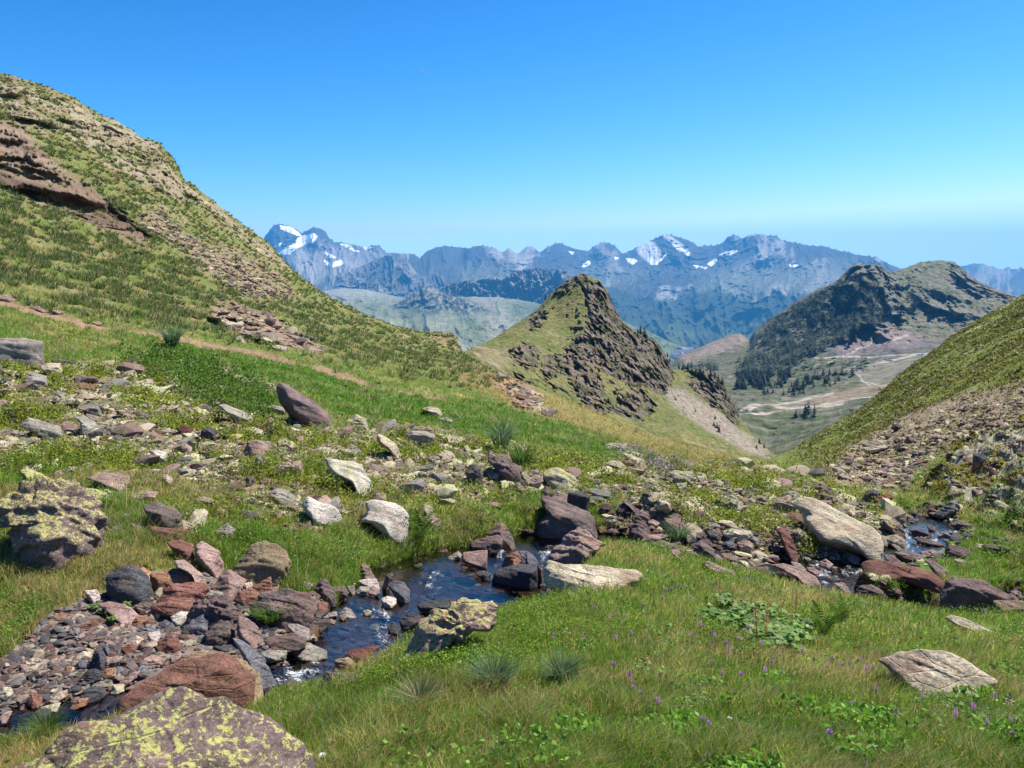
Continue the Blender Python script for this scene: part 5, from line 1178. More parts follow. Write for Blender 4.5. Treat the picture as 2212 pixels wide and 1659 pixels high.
def lawn(name, wt, n, L0, L1, d0, d1, wpx=.75, lean=.5, bend=.6, curve3=True):
    m_ = wt * ((ND >= d0) & (ND < d1))
    P, i, j, bl = sample(m_, n)
    n = len(P); d = P[:, 1]
    L = NR.uniform(L0, L1, n) * (.75 + .5 * sstep(-.2, .3, bl(mo2)))
    Wd = np.maximum(.0028, wpx * d / 788.0) * NR.uniform(.7, 1.3, n)
    P[:, 2] -= .01
    col = grass_cols(i, j, bl, n)
    V, Fc, C = blades(P, L, Wd, col, lean, bend, curve3=curve3)
    mk_obj(name, mk_mesh(name, V, Fc, leaf_mat, C, True), kind="stuff")
g = grassy
lawn("foreground_grass", g * fore, 260000, .045, .125, 0, 9.5, .62)
lawn("bank_grass", g * (1 - fore) * (1 - .8 * stony), 120000, .05, .12, 0, 14, .62)
lawn("stony_turf", g * stony, 50000, .025, .06, 0, 34, .7, curve3=False)
lawn("meadow_grass", g * (1 + .4 * lush) * (1 - .8 * stony), 120000, .06, .15, 14, 34, .75, curve3=False)
lawn("hillside_grass", g * (.25 + sstep(-.1, .2, W2(2.2, 705))), 85000, .06, .15, 34, 140, .85, lean=.25, bend=.3, curve3=False)
nq = 26000; rq = np.random.RandomState(44); bx_, by_ = rq.uniform(-5, 6.5, nq), rq.uniform(-1.5, 3.5, nq)
ii = np.clip(((by_ + 6) / 9.6 * 95).astype(int), 0, 94); jj = np.clip(((bx_ + 7) / 15 * 149).astype(int), 0, 148)
ok = AROUND[3][ii, jj] < .1
Pq = np.stack([bx_[ok], by_[ok], AROUND[2][ii, jj][ok] - .01], 1); nq = len(Pq)
V, Fc, C = blades(Pq, rq.uniform(.05, .13, nq), np.full(nq, .005), np.array((.16,.26,.03)) * rq.uniform(.6, 1.5, (nq, 1)), .5, .6)
mk_obj("verge_grass", mk_mesh("verge_grass", V, Fc, leaf_mat, C, True), kind="stuff")
print("lawn", time.time() - T0)

# hillside tussocks: far too many to count
def tussocks(name, wt, n, nb, L0, L1, wpx, colA, colB, spread=.35, dmin=0, dmax=1e9):
    P, i, j, bl = sample(wt * ((ND > dmin) & (ND < dmax)), n)
    n = len(P)
    sc = NR.uniform(.6, 1.3, n)
    base = np.where(NR.rand(n, 1) < .5, np.array(colA), np.array(colB)) * NR.uniform(.75, 1.25, (n, 1))
    PP = np.repeat(P, nb, 0); s2 = np.repeat(sc, nb); cc = np.repeat(base, nb, 0) * NR.uniform(.7, 1.35, (n * nb, 1))
    a = NR.rand(n * nb) * 2 * np.pi; rr = np.sqrt(NR.rand(n * nb))
    ld = np.stack([np.cos(a) * rr, np.sin(a) * rr, np.zeros(n * nb)], 1)
    L = NR.uniform(L0, L1, n * nb) * s2
    PP = PP + ld * (L * .25)[:, None]; PP[:, 2] -= .02
    dry = NR.rand(n * nb) < .22; cc[dry] = np.array((.55, .43, .23)) * NR.uniform(.7, 1.1, (dry.sum(), 1))
    Wd = np.maximum(.004, wpx * PP[:, 1] / 788.0)
    V, Fc, C = blades(PP, L, Wd, cc, lean_dir=ld * spread * 2, bend=.5, curve3=False)
    mk_obj(name, mk_mesh(name, V, Fc, leaf_mat, C, True), kind="stuff")
tus = hill * (1 - path) * (1 - .95 * cliffband) * (1 - .95 * urk) * (1 - .9 * scree_l) * (1 - outcrop) * (.04 + sstep(-.06, .12, W2(1.5, 711)))
tussocks("hillside_tussocks", tus, 9500, 18, .15, .32, .95, (.070,.145,.025), (.120,.180,.045), .26, 22, 130)
tussocks("slope_tussocks", rslope * (1 - scree_r) * (1 - ridge_r), 2600, 12, .15, .35, 1.0, (.150,.180,.025), (.210,.220,.035), .6, 22, 160)
mid = (1 - path) * (1 - inch) * (1 - gravel) * (TT > 4.6) * (TT < 8.6) * (.15 + sstep(.0, .3, W2(1.8, 712)))
tussocks("meadow_tussocks", mid * g, 520, 26, .12, .30, .7, (.140,.240,.040), (.240,.270,.090), .5, 6, 40)

# heath: short woody cushions with tiny leaves
def heathc(name, wt, n, size, colA, colB, dmin, dmax, hgt=.10, wpx=.9):
    P, i, j, bl = sample(wt * ((ND > dmin) & (ND < dmax)), n)
    n = len(P); d = P[:, 1]
    s = np.maximum(size, wpx * d / 788.0 * 1.5)
    h = NR.rand(n) * hgt * (.6 + 1.2 * sstep(-.3, .3, bl(nB)))
    C0_ = P + np.stack([np.zeros(n), np.zeros(n), h], 1)
    A = NR.randn(n, 3); B = NR.randn(n, 3)
    A /= np.linalg.norm(A, axis=1)[:, None]; B -= (A * B).sum(1)[:, None] * A; B /= np.linalg.norm(B, axis=1)[:, None]
    ss = (s * NR.uniform(.6, 1.4, n))[:, None]
    V = np.stack([C0_ - A * ss, C0_ + B * ss * .55, C0_ + A * ss, C0_ - B * ss * .55], 1).reshape(-1, 3)
    t_ = NR.rand(n, 1); col = np.array(colA) * t_ + np.array(colB) * (1 - t_); col = col * NR.uniform(.9, 2.1, (n, 1))
    Fc = np.arange(4 * n).reshape(-1, 4)
    mk_obj(name, mk_mesh(name, V, Fc, leaf_mat, np.repeat(col[:, None], 4, 1), False), kind="stuff")
heathc("bilberry_heath", heath * (1 - lush) + .12 * stony, 70000, .008, (.200,.200,.020), (.110,.160,.018), 5, 30)
heathc("juniper_carpet", jun, 16000, .010, (.060,.110,.012), (.100,.160,.020), 5, 30, .22)
fh = fore * sstep(.08, .3, fbm(gx / .9, gy / .9, 721, 4)) * (NPY < 1500) + fore * P_([(1090,1320),(1200,1300),(1260,1340),(1200,1420),(1000,1480),(880,1480),(860,1440),(1000,1380)], 14)
heathc("foreground_heath", fh * .8, 60000, .006, (.150,.220,.018), (.090,.160,.016), 0, 9, .07, .6)
hb = fore * sstep(.10, .22, fbm(gx / .55, gy / .55, 723, 3)) * (.25 + sstep(1100, 1500, PX))
heathc("foreground_herbs", hb, 16000, .013, (.140,.260,.030), (.080,.170,.018), 0, 9, .07, .6)
heathc("bank_herbs", (1 - fore) * grassy * sstep(.0, .3, fbm(gx / 1.3, gy / 1.3, 722, 4)) * (TT < 6.4) * (TT > 4), 40000, .007, (.120,.200,.020), (.080,.150,.016), 3, 14, .07, .7)
heathc("slope_heath", rslope * (1 - scree_r * .9) * (1 - ridge_r * .5) * (.06 + stripe), 42000, .03, (.120,.115,.018), (.060,.070,.012), 20, 160, .14, .9)
ridgem = ridge_r * sstep(.0, .25, nA + .3 * nC)
heathc("ridge_moss", ridgem, 14000, .01, (.230,.200,.020), (.130,.140,.018), 8, 50, .06, .8)
heathc("purple_heather", P_([(1320,985),(1370,978),(1440,1000),(1500,1020),(1440,1025),(1370,1005)], 8), 2600, .012, (.26,.17,.24), (.14,.16,.08), 10, 45, .10, .8)
print("plants", time.time() - T0)

# ------------------------------------------------------------------ individual plants: tussocks, ferns, leafy plants, flowers
def place(px, py):
    g_, k, j = ray_ground(px, py); return g_
def tuft_mesh(seed, nb, L, spread, cols, wmin):
    r = np.random.RandomState(seed)
    a = r.rand(nb) * 2 * np.pi; rr = np.sqrt(r.rand(nb))
    ld = np.stack([np.cos(a) * rr, np.sin(a) * rr, np.zeros(nb)], 1)
    P = ld * L * .16; P[:, 2] = -.02
    LL = L * r.uniform(.55, 1.1, nb)
    col = np.array(cols)[r.randint(0, len(cols), nb)] * r.uniform(.7, 1.3, (nb, 1))
    return blades(P, LL, np.full(nb, wmin), col, lean_dir=ld * spread, bend=.7, rs=r)
PLH = list(HERO)
TU = [(1065,1492,.22,'silvery',"tall silvery-green tussock of stiff grass in the foreground meadow"),(1210,1478,.19,'silvery',"wide pale silvery tussock right of the tallest foreground tussock"),(905,1530,.17,'straw',"small tussock with straw-coloured blades sweeping right in the foreground"),
      (372,748,.75,'silvery',"spiky silvery tussock on the green slope below the path"),(1082,968,.60,'silvery',"fountain-shaped tussock behind the layered purple slab"),(1125,1010,.5,'green',"loose tussock growing right of the layered purple slab"),(870,1178,.0,'',''),
      (1465,1170,.33,'silvery',"blue-green tussock beside the long pink slab"),(585,1350,.22,'green',"bright green tuft growing between the pitted boulder and the brook"),(98,1590,.16,'green',"small green tuft on the gravel bank beside the water"),(1940,1095,.0,'','')]
for x, y, L, kd, lab in TU:
    if not L: continue
    p = place(x, y)
    pal = {'silvery': [(.12,.21,.10),(.09,.17,.05),(.20,.28,.15),(.14,.2,.09)], 'straw': [(.12,.17,.07),(.42,.34,.2),(.5,.42,.26),(.15,.2,.09)], 'green': [(.07,.16,.02),(.10,.2,.03),(.14,.2,.05)]}[kd]
    V, Fc, C = tuft_mesh(int(x), 420 if y > 1300 else 200, L, .55, pal, max(.004, .8 * p[1] / 788))
    mk_obj("grass_tussock", mk_mesh("grass_tussock", V, Fc, leaf_mat, C), label=lab, cat="grass tussock", group="larger tussocks of stiff grass", loc=p)
def fern_mesh(seed, nf, L):
    r = np.random.RandomState(seed); VV = []; FF = []; CC = []; o_ = 0
    for q in range(nf):
        a = 2 * np.pi * q / nf + r.uniform(-.3, .3); dr = np.array([math.cos(a), math.sin(a), 0]); sd_ = np.array([-dr[1], dr[0], 0])
        LL = L * r.uniform(.75, 1.1); ns = 16; lean = r.uniform(.35, .8)
        for s_ in range(1, ns):
            t_ = s_ / ns; c0 = dr * LL * lean * t_ ** 1.5 + np.array([0, 0, LL * (t_ - .35 * t_ ** 3)])
            w_ = LL * .24 * math.sin(math.pi * min(1, t_ * .9 + .12)) * (1.05 - .6 * t_); th = LL / ns * .42
            for sg in (-1, 1):
                tip = c0 + sd_ * sg * w_ + dr * w_ * .3 - np.array([0, 0, w_ * .15])
                VV += [c0 - [0, 0, th], c0 + [0, 0, th], tip]; FF.append([o_, o_ + 1, o_ + 2]); o_ += 3
                cl = np.array((.12,.20,.03)) * r.uniform(.7, 1.4); CC += [cl] * 3
    return np.array(VV), np.array(FF), np.array(CC)
for x, y, L, lab in [(905,1170,.42,"upright green fern growing beside the white boulder"),(880,1150,.33,"smaller fern frond cluster pressed against the white boulder"),(1775,1378,.34,"tall yellow-green fern at the right end of the leafy patch"),(1815,1345,.26,"low fern behind the leafy patch and right of the tall fern")]:
    V, Fc, C = fern_mesh(int(x), 9, L)
    mk_obj("fern", mk_mesh("fern", V, Fc, leaf_mat, C, False), label=lab, cat="fern", group="ferns", loc=place(x, y))
def leafy_mesh(seed, nl, L, cols):
    r = np.random.RandomState(seed); VV = [[0, 0, -.01]]; FF = []; CC = [np.array((.14,.2,.05))]; o_ = 1
    for q in range(nl):
        a = r.rand() * 2 * np.pi; rad = L * r.uniform(.1, 1.0); c0 = np.array([math.cos(a) * rad, math.sin(a) * rad, L * r.uniform(.3, .95)])
        b_ = r.rand() * 2 * np.pi; u = np.array([math.cos(b_), math.sin(b_), r.uniform(-.4, .5)]); v = np.array([-math.sin(b_), math.cos(b_), r.uniform(-.3, .3)])
        s_ = L * r.uniform(.13, .26)
        ring = [c0 + u * s_ * math.cos(t_) * (1.15 if abs(t_) < .5 else 1) + v * s_ * .8 * math.sin(t_) + np.array([0, 0, .12 * s_ * math.cos(2 * t_)]) * 1.0 for t_ in np.linspace(0, 2 * np.pi, 9)[:-1]]
        VV += [c0 - [0, 0, .12 * s_]] + ring; FF += [[o_, o_ + 1 + i, o_ + 1 + (i + 1) % 8] for i in range(8)]; VV.append(c0 + v * .05 * s_ - [0, 0, .13 * s_]); FF.append([0, o_, o_ + 9])
        cl = np.array(cols[r.randint(len(cols))]) * r.uniform(.75, 1.3); CC += [cl] * 10; o_ += 10
    return np.array(VV), np.array(FF), np.array(CC)
LFC = [(.11,.24,.03),(.09,.19,.025),(.17,.28,.05),(.20,.28,.10)]
lm = [leafy_mesh(s_, 46, .10, LFC) for s_ in range(4)]
lme = [mk_mesh("leafy_plant", *x_[:2], leaf_mat, x_[2], False) for x_ in lm]
LP = [(1530,1330),(1565,1322),(1600,1330),(1640,1335),(1540,1348),(1585,1350),(1625,1355),(1665,1350),(1610,1372),(1650,1375),(1690,1372),(1635,1392),(1675,1395),(1715,1392),(1560,1300),(1660,1408),(1700,1412),(1735,1385),(1735,1365),(1405,1370),(1440,1368),(1470,1385),(1445,1400),(1420,1430),(1390,1455),(1470,1500),(1500,1510),(1480,1535),(1530,1490),(1515,1530),(1970,1480),(1925,1462),(2030,1520),(2100,1555),(2150,1560),(2190,1570),(2060,1545),(2130,1580),(1700,1620),(1545,1600),(1620,1600),(1600,1420),(1990,1530)]
for q, (x, y) in enumerate(LP):
    o = mk_obj("leafy_plant", lme[q % 4], cat="leafy plant", group="broad-leaved plants in the foreground meadow", loc=place(x, y))
    o.rotation_euler.z = NR.rand() * 6.28; o.scale = (NR.uniform(.75, 1.25),) * 3
    if x > 1900 or q >= 19: o.scale = (.55,) * 3
    big = [("the leafy patch", 1630, 1350, (1530, 1740, 1300, 1410))] if q < 19 else PLH
    o["label"] = auto_label([("broad-leaved green plant" if q < 19 else "low broad-leaved plant in the grass")] if q >= 19 else ["broad-leaved plant of the leafy patch"], x, y, [h for h in PLH if h[1] > 1500 or q >= 19], True)
# herbs near the brook
for q, (x, y) in enumerate([(222,1330),(240,1345),(205,1320),(270,1316),(1950,1270),(1975,1262),(2000,1280),(1925,1278),(1500,965),(1515,958),(1485,962)]):
    o = mk_obj("leafy_plant", lme[q % 4], cat="leafy plant", group="small herbs by the brook", loc=place(x, y)); o.scale = (.5 if y > 1200 else 1.0,) * 3
    o["label"] = auto_label(["small green herb clump"], x, y)
def spike_mesh(h, stemc, bloomc, bl_, rad, n_=34, seed=1):
    r = np.random.RandomState(seed); VV = []; FF = []; CC = []; o_ = 0
    for t_ in range(4):
        z0, z1 = h * t_ / 4, h * (t_ + 1) / 4; w_ = .0022
        VV += [[-w_, 0, z0], [w_, 0, z0], [w_, 0, z1], [-w_, 0, z1]]; FF.append([o_, o_+1, o_+2]); FF.append([o_, o_+2, o_+3]); CC += [stemc] * 4; o_ += 4
        VV += [[0, -w_, z0], [0, w_, z0], [0, w_, z1], [0, -w_, z1]]; FF.append([o_, o_+1, o_+2]); FF.append([o_, o_+2, o_+3]); CC += [stemc] * 4; o_ += 4
    S = (np.array(VV), np.array(FF), np.array(CC)); VV = []; FF = []; CC = []; o_ = 0
    for q in range(n_):
        t_ = q / n_; a = q * 2.4; rr = rad * math.sin(math.pi * (.12 + .86 * t_)) ** .6
        c0 = np.array([math.cos(a) * rr * .4, math.sin(a) * rr * .4, h - bl_ + bl_ * t_]); u = np.array([math.cos(a), math.sin(a), .5]) * rr; v = np.array([-math.sin(a), math.cos(a), 0]) * rr * .45
        VV += [c0, c0 + u * .6 + v, c0 + u * 1.15, c0 + u * .6 - v]; FF += [[o_, o_+1, o_+2], [o_, o_+2, o_+3]]; CC += [np.array(bloomc) * r.uniform(.7, 1.35)] * 4; o_ += 4
    return S, (np.array(VV), np.array(FF), np.array(CC))
def flower_kind(name, h, stemc, bloomc, bl_, rad, n_=34):
    S, B = spike_mesh(h, stemc, bloomc, bl_, rad, n_)
    return mk_mesh(name + "_stem", S[0], S[1], leaf_mat, S[2], False), mk_mesh(name + "_bloom", B[0], B[1], leaf_mat, B[2], False)
def flowers(name, kinds, pts, cat, group, form, sc):
    for q, (x, y) in enumerate(pts):
        st, bm_ = kinds[q % len(kinds)]
        p = place(x, y)
        e = bpy.data.objects.new(name, None); COL.objects.link(e); e.empty_display_size = .05
        e.location = p; e["category"] = cat; e["group"] = group; s_ = sc * NR.uniform(.8, 1.25); e.scale = (s_,) * 3
        e.rotation_euler = (NR.uniform(-.15, .15), NR.uniform(-.15, .15), NR.rand() * 6)
        a = mk_obj("stem", st, parent=e); b_ = mk_obj("bloom", bm_, parent=e)
        e["label"] = auto_label([form], x, y, None, True)
pk = [flower_kind("orchid", .19, (.12,.15,.06), (.34,.13,.42), .05, .014), flower_kind("orchid", .23, (.14,.12,.07), (.42,.18,.46), .065, .013), flower_kind("orchid", .16, (.12,.15,.06), (.28,.10,.36), .04, .015)]
PF = []
for z, st in (("K","340 680 415 665 578 700 648 445 820 490 805 515 868 505 775 525 1020 410 933 670 805 730 800 935 946 1035 906 1060 1020 1150 970 1130 1117 1265 1488 1350 1547 1430 1415 690 1435 520 1358 260 1308 280 1245 280 1200 285 1390 345 1190 350 1508 600 1450 605 1562 635 1632 970 1700 820 1692 730 1773 715 1597 725 1792 1000 855 555 168 420 270 410 1550 885"),
              ("I","233 660 228 510 297 550 145 560 525 690 595 755 470 775 530 875 373 475 445 600 390 565 735 610 870 712 930 650 1040 675 1120 680 1195 710 960 695 1160 770 1065 1010 1342 1065 1515 960 1600 1025 1755 1030 1760 1110 1610 750 1655 800 1470 745 1850 820 1935 815 2015 955 2120 935 2125 1110 1880 1050 1168 1335 900 1220 1230 900 1945 1150 2100 1180")):
    it = [float(v) for v in st.split()]; ox, oy, s_ = ZN[z]
    PF += [(ox + s_ * it[i], oy + s_ * it[i + 1] + 14) for i in range(0, len(it), 2)]
PF = [p for p in PF if p[1] < 1650]
flowers("purple_flower", pk, PF, "flower", "purple flower spikes in the meadow", "purple flower spike in the grass", .52)
dk = [flower_kind("dock", .34, (.16,.07,.03), (.26,.09,.04), .22, .018, 60)]
flowers("dock_plant", dk, [(1650,1395),(1637,1410),(1716,1340),(1556,1310),(1960,1262)], "dock plant", "red-brown seed stalks among the leaves", "red-brown dock seed stalk", .8)
yk = [flower_kind("yellow", .10, (.12,.17,.04), (.75,.50,.02), .012, .016, 14)]
YF = [(945,1440),(941,1452),(700,1182),(712,1185),(790,1200),(1835,1153),(2118,1243),(2150,1236),(1800,1555),(1815,1560),(1835,1562),(1845,1552),(2020,1628),(2035,1622),(1700,1640),(2095,1632),(1580,1590),(2170,1250),(1900,1245),(665,1178),(775,1192)]
flowers("yellow_flower", yk, YF, "flower", "small yellow flowers", "small yellow flower", .42)
wk = [flower_kind("white", .12, (.12,.17,.04), (.85,.85,.82), .012, .024, 22)]
flowers("white_daisy", wk, [(670,1655),(701,1657),(1572,1575),(1290,1000),(1296,1008),(1302,998),(1290,1015),(1306,1010)], "flower", "white daisies", "white daisy", .36)
print("flowers", time.time() - T0)

# ------------------------------------------------------------------ TREES
tree_mat = mat_leaf("conifer_needles", .7, .12)
bark_mat = mat_ground("bark", 6, .4, .03)
def conifer(seed, H, Wd, nl=9, nf=13):
    r = np.random.RandomState(seed); VV = []; FF = []; CC = []; o_ = 0
    for l in range(nl):
        t_ = l / nl; z = H * (.10 + .86 * t_); R_ = Wd * .5 * (1 - t_) ** .8 * r.uniform(.75, 1.15) + .04 * Wd
        for q in range(max(5, int(nf * (1 - .5 * t_)))):
            a = r.rand() * 6.283; rr = R_ * r.uniform(.65, 1.2); w_ = R_ * .42; dz_ = -H * .05 * r.uniform(.5, 1.6)
            c0 = np.array([0, 0, z + H * .05 * r.uniform(0, 1.3)]); d_ = np.array([math.cos(a), math.sin(a), 0]); s_ = np.array([-d_[1], d_[0], 0])
            VV += [c0, c0 + d_ * rr * .6 + s_ * w_ + [0, 0, dz_ * .4], c0 + d_ * rr + [0, 0, dz_], c0 + d_ * rr * .6 - s_ * w_ + [0, 0, dz_ * .4]]
            FF += [[o_, o_+1, o_+2], [o_, o_+2, o_+3]]; CC += [np.array((.032,.052,.018)) * r.uniform(.6, 1.5)] * 4; o_ += 4
    VV += [[0, -.03 * Wd, H * .9], [0, .03 * Wd, H * .9], [0, 0, H]]; FF.append([o_, o_+1, o_+2]); CC += [np.array((.04,.06,.02))] * 3
    return np.array(VV, float), np.array(FF), np.array(CC)
def trunk(H, Wd):
    k = 6; VV = []; 
    for z, rr in ((-.06 * H, .035 * Wd + .04), (.5 * H, .02 * Wd + .02), (.95 * H, .004 * Wd)):
        VV += [[math.cos(2*math.pi*i/k)*rr, math.sin(2*math.pi*i/k)*rr, z] for i in range(k)]
    FF = [[a*k+i, a*k+(i+1)%k, (a+1)*k+(i+1)%k, (a+1)*k+i] for a in range(2) for i in range(k)]
    return mk_mesh("trunk", np.array(VV), np.array(FF), bark_mat, np.full((len(VV), 3), .09) * [1.2, 1, .8])
TV = [conifer(s_, 1.0, .5 + .1 * (s_ % 3)) for s_ in range(6)]
TM = [mk_mesh("crown", v[0], v[1], tree_mat, v[2], False) for v in TV]; TRK = trunk(1.0, .5)
def surf(layer_, px, py):
    a, b, x, y, z = layer_
    qx_, qy_ = proj(x, y, z)
    k = np.argmin((a - px) ** 2 * 1.0 + (qy_ - py) ** 2); i, j = divmod(k, a.shape[1])
    return np.array([x[i, j], y[i, j], z[i, j]])
def tree_thing(px, py, hpx, layer_, label_heroes, form, group, seed):
    p = surf(layer_, px, py); H = hpx * p[1] / F
    e = bpy.data.objects.new("pine_tree", None); COL.objects.link(e); e.location = p; e.scale = (H,) * 3; e.rotation_euler.z = seed * 1.7
    e["category"] = "tree"; e["group"] = group; e["label"] = auto_label([form, 'smaller ' + form, 'darker ' + form], px, py, label_heroes, True)
    mk_obj("crown", TM[seed % 6], parent=e); mk_obj("trunk", TRK, parent=e)
CH = [("the conical hill's summit", 1255, 595, (1235, 1275, 585, 605)), ("the conical hill's right shoulder", 1385, 720, (1365, 1405, 715, 740)), ("the cliff end of the hill", 1450, 790, (1440, 1460, 770, 810)), ("the hill's rocky tail", 1560, 830, (1535, 1590, 800, 890)), ("the pale scree strip", 1560, 930, (1500, 1640, 880, 980)), ("the hill's grassy left ridge", 1150, 690, (1110, 1185, 660, 720))]
CT = [(1377,728,20),(1384,722,22),(1392,730,24),(1370,735,14),(1398,738,18),(1388,745,18),(1178,648,14),(1446,768,12),(1452,780,12),(1467,796,16),(1476,800,18),(1485,802,20),(1494,804,16),(1503,806,14),(1512,804,12),(1527,812,20),(1535,815,22),(1543,818,18),(1520,812,14),(1551,826,18),(1560,832,20),(1550,840,22),(1540,838,16),(1568,860,14),(1575,868,14),(1340,820,14),(1548,926,16),(1554,932,18),(1542,920,12),(1640,960,16),(1650,968,14),(1634,970,12),(1480,790,12),(1290,830,12),(1330,850,10),(1545,905,10),(1502,890,9)]
for q, (x, y, h) in enumerate(CT): tree_thing(x, y, h, CONE, CH, "dark pine tree", "pines on the conical hill", q)
MH = [("the dark crag", 1870, 590, (1830, 1920, 570, 640)), ("the pinkish spur", 1560, 745, (1500, 1610, 720, 775)), ("the upper zigzag track", 1880, 810, (1850, 1950, 780, 835)), ("the lowest pale track", 1720, 880, (1600, 1860, 860, 895)), ("the wooded rib", 1700, 680, (1640, 1760, 640, 720)), ("the rock knob above the lowest track", 1750, 830, (1700, 1800, 810, 850)), ("the purple scree", 1900, 725, (1830, 1980, 705, 750))]
def inwood(x, y):
    for poly, pr in (([(1610,765),(1645,715),(1720,655),(1790,622),(1850,600),(1900,620),(1915,690),(1860,725),(1790,755),(1720,790),(1650,835),(1600,830)], .9), ([(1590,780),(1640,790),(1720,790),(1700,820),(1640,840),(1590,842)], .5), ([(1700,838),(1740,812),(1800,806),(1808,830),(1760,850),(1690,858)], .10), ([(1700,905),(1740,885),(1790,888),(1770,905)], .05), ([(1460,790),(1530,785),(1560,800),(1530,812)], .9), ([(1950,590),(2010,640),(1960,700),(1930,660)], .15), ([(1620,850),(1700,862),(1900,790),(1840,760),(1700,800)], .06)):
        if inpoly(np.array([x]), np.array([y]), poly)[0]: return pr
    return 0
TR = np.random.RandomState(3); pts = []
while len(pts) < 3300:
    x, y = TR.uniform(1455, 2020), TR.uniform(585, 910)
    if TR.rand() < inwood(x, y) * (.35 + 1.3 * sstep(-.15, .2, float(n2(np.array([x / 22.0]), np.array([y / 16.0]), 77)[0]))): pts.append((x, y))
pts.sort(key=lambda p: -p[1])
a_, b_, x_, y_, z_ = MT; qx_, qy_ = proj(x_, y_, z_)
def surf_fast(px, py):
    j = int(np.clip(np.searchsorted(a_[0], px), 1, a_.shape[1] - 1)); i = int(np.argmin(np.abs(qy_[:, j] - py))); return np.array([x_[i, j], y_[i, j], z_[i, j]])
small = [conifer(50 + s_, 1.0, .5, 4, 6) for s_ in range(5)]
SV = []; SF = []; SCo = []; off = 0
for q, (x, y) in enumerate(pts):
    p = surf_fast(x, y); H = TR.uniform(7, 13) * (.8 if y > 800 else 1)
    if q < 250:
        o = mk_obj("pine_tree", TM[q % 6], cat="tree", group="pines on the wooded mountain", loc=p); o.scale = (H * 1.1, H * 1.1, H * 1.15); o.rotation_euler.z = q
        o["label"] = auto_label(["tiny dark pine"], x, y, MH, True)
    else:
        v, f_, c_ = small[q % 5]; SV.append(v * [H * 1.2, H * 1.2, H] + p); SF.append(f_ + off); SCo.append(c_); off += len(v)
mk_obj("pine_forest", mk_mesh("pine_forest", np.concatenate(SV), np.concatenate(SF), tree_mat, np.concatenate(SCo), False), kind="stuff")
print("trees", time.time() - T0)

# ------------------------------------------------------------------ village, cars, contrail
def house_mesh(w_, l_, h_):
    V = [[-w_,-l_,-3],[w_,-l_,-3],[w_,l_,-3],[-w_,l_,-3],[-w_,-l_,h_],[w_,-l_,h_],[w_,l_,h_],[-w_,l_,h_]]
    Fq = [[0,1,5,4],[1,2,6,5],[2,3,7,6],[3,0,4,7]]
    Rf = [[-w_*1.1,-l_*1.1,h_-.4],[w_*1.1,-l_*1.1,h_-.4],[w_*1.1,l_*1.1,h_-.4],[-w_*1.1,l_*1.1,h_-.4],[0,-l_*1.1,h_+w_*.8],[0,l_*1.1,h_+w_*.8]]
    RF = [[0,4,5,3],[1,2,5,4],[0,1,4,4],[2,3,5,5]]
    return (np.array(V, float), np.array(Fq)), (np.array(Rf, float), np.array([[0,4,5],[0,5,3],[1,2,5],[1,5,4],[0,1,4],[2,3,5]]))
wall_m = mat_ground("rendered_wall", .5, .1, .1); 
(wv, wf), (rv, rf_) = house_mesh(8, 14, 9)
hw = mk_mesh("wall", wv, wf, wall_m, np.full((8, 3), .75), False); hr = mk_mesh("roof", rv, rf_, wall_m, np.zeros((6, 3)) + (.22, .2, .2), False)
HV = [(1463,758),(1468,766),(1474,762),(1480,768),(1487,761),(1493,766),(1459,771),(1471,772),(1484,773),(1498,771),(1465,777),(1478,778),(1506,768)]
for q, (x, y) in enumerate(HV):
    p = surf(VS, x, y)
    e = bpy.data.objects.new("house", None); COL.objects.link(e); e.location = p; e.rotation_euler.z = q * 1.3; e.scale = (1.6 + .3 * (q % 3),) * 3
    e["category"] = "house"; e["group"] = "village houses far down the valley"; e["label"] = "tiny white house of the village far down the valley"
    mk_obj("wall", hw, parent=e); mk_obj("roof", hr, parent=e)
def box(c0, s_): 
    x, y, z = c0; a, b, c2 = s_
    V = np.array([[x+i*a, y+j*b, z+k*c2] for i in (-1, 1) for j in (-1, 1) for k in (-1, 1)], float)
    return V, np.array([(0,1,3,2),(4,6,7,5),(0,4,5,1),(2,3,7,6),(0,2,6,4),(1,5,7,3)])
paint = mat_ground("white_paint", .5, .0, .1, .4, 0.0); glass = mat_ground("dark_glass", .5, .0, .1, .1, 0.0)
def car_mesh():
    prof = [(-2.1,.35),(-2.1,.95),(-1.7,1.05),(-1.2,1.55),(.5,1.58),(1.1,1.05),(2.0,.9),(2.1,.35)]
    V = [[x, s_ * .85, z] for s_ in (-1, 1) for x, z in prof]; k = 8
    Fq = [[i, (i+1) % k, k + (i+1) % k, k + i] for i in range(k)] + [[0, 7, 6, 1], [1, 6, 5, 2], [2, 5, 4, 3], [8, 9, 14, 15], [9, 10, 13, 14], [10, 11, 12, 13]]
    return np.array(V, float), np.array(Fq)
cvv, cff = car_mesh(); cb = mk_mesh("body", cvv, cff, paint, np.full((16, 3), .75), False)
wvv, wff = box((-.35, 0, 1.3), (.72, .88, .17)); cw_ = mk_mesh("window", wvv, wff, glass, np.full((8, 3), .03), False)
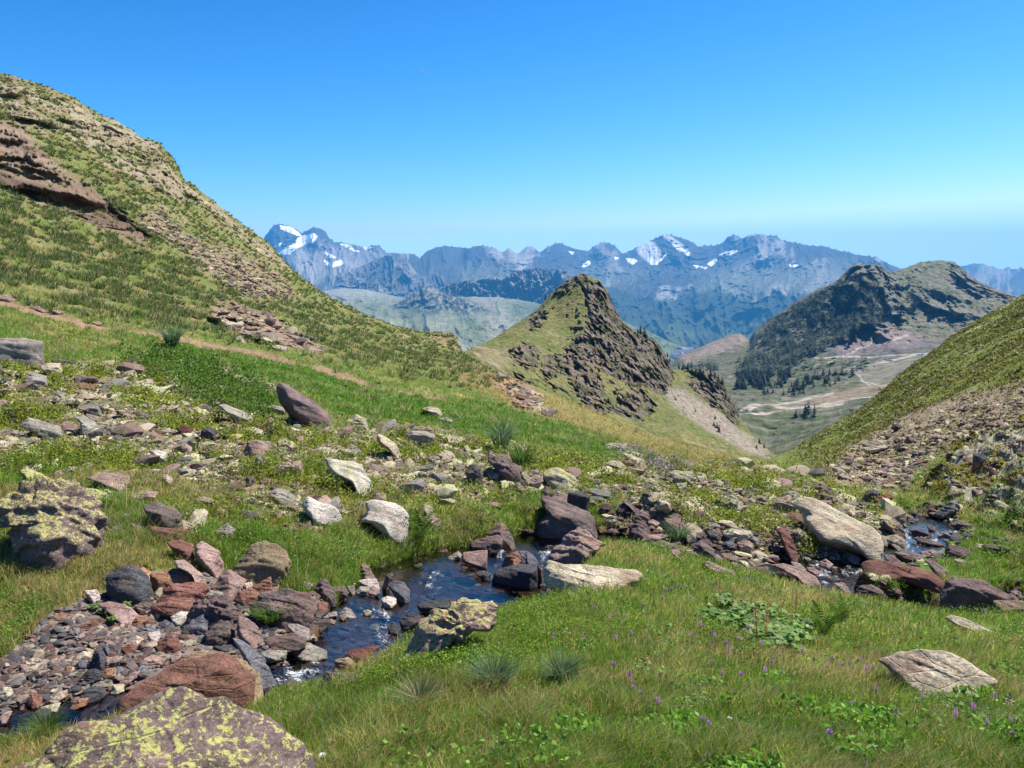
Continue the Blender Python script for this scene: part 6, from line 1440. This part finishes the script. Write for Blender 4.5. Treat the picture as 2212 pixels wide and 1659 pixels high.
for lab, x, y in (("white car parked at the left on the far valley terrace", 1985, 767.5), ("white car parked at the right on the far valley terrace", 1992, 767.0)):
    p = surf(MT, x, y); e = bpy.data.objects.new("parked_car", None); COL.objects.link(e); e.location = p; e.scale = (1.3,) * 3
    e["category"] = "car"; e["group"] = "cars parked on the far valley terrace"; e["label"] = lab
    mk_obj("body", cb, parent=e); mk_obj("window", cw_, parent=e)
    for sx_ in (-1.3, 1.3):
        a = np.linspace(0, 2*np.pi, 9)[:-1]
        V = np.array([[sx_ + .33*math.cos(t_), s_ * .87, .33 + .33*math.sin(t_)] for s_ in (-1, 1) for t_ in a]); Fq = np.array([[i, (i+1)%8, 8+(i+1)%8, 8+i] for i in range(8)])
        mk_obj("wheel", mk_mesh("wheel", V, Fq, glass, np.full((16, 3), .03)), parent=e)

# thin contrail high in the sky
p0 = np.array(unproj(903., 161., 13000.)); p1 = np.array(unproj(918., 150., 13000.))
ax_ = p1 - p0; L_ = np.linalg.norm(ax_); ax_ /= L_; s1 = np.cross(ax_, [0, 1, 0]); s1 /= np.linalg.norm(s1); s2 = np.cross(ax_, s1)
V = []; 
for t_ in np.linspace(0, 1, 9):
    r_ = 2.0 + 7.0 * math.sin(math.pi * t_) ** .5
    V += [p0 + ax_ * L_ * t_ + (s1 * math.cos(a) + s2 * math.sin(a)) * r_ for a in np.linspace(0, 2 * math.pi, 7)[:-1]]
FF = [[a * 6 + i, a * 6 + (i + 1) % 6, (a + 1) * 6 + (i + 1) % 6, (a + 1) * 6 + i] for a in range(8) for i in range(6)]
mk_obj("contrail", mk_mesh("contrail", np.array(V), np.array(FF), wall_m, np.full((54, 3), .8)), label="short faint white vapour trail high in the blue sky", cat="contrail")
# ------------------------------------------------------------------ haze
def haze():
    x0, x1, y0, y1, z0, z1 = -13000, 13000, -60, 15500, -1000, 880
    V = np.array([(x, y, z) for x in (x0, x1) for y in (y0, y1) for z in (z0, z1)], float)
    Fc = np.array([(0,1,3,2),(4,6,7,5),(0,4,5,1),(2,3,7,6),(0,2,6,4),(1,5,7,3)])
    m, t, out = new_mat("mountain_haze")
    pv = N(t, "ShaderNodeVolumePrincipled")
    pv.inputs["Color"].default_value = (.09, .47, 1.0, 1)
    pv.inputs["Density"].default_value = HAZE_DENS
    pv.inputs["Anisotropy"].default_value = 0.0
    t.links.new(pv.outputs[0], out.inputs["Volume"])
    mk_obj("haze", mk_mesh("haze", V, Fc, m, None, False), kind="stuff")
HAZE_DENS = 7.2e-5
haze()
print("done", time.time() - T0)
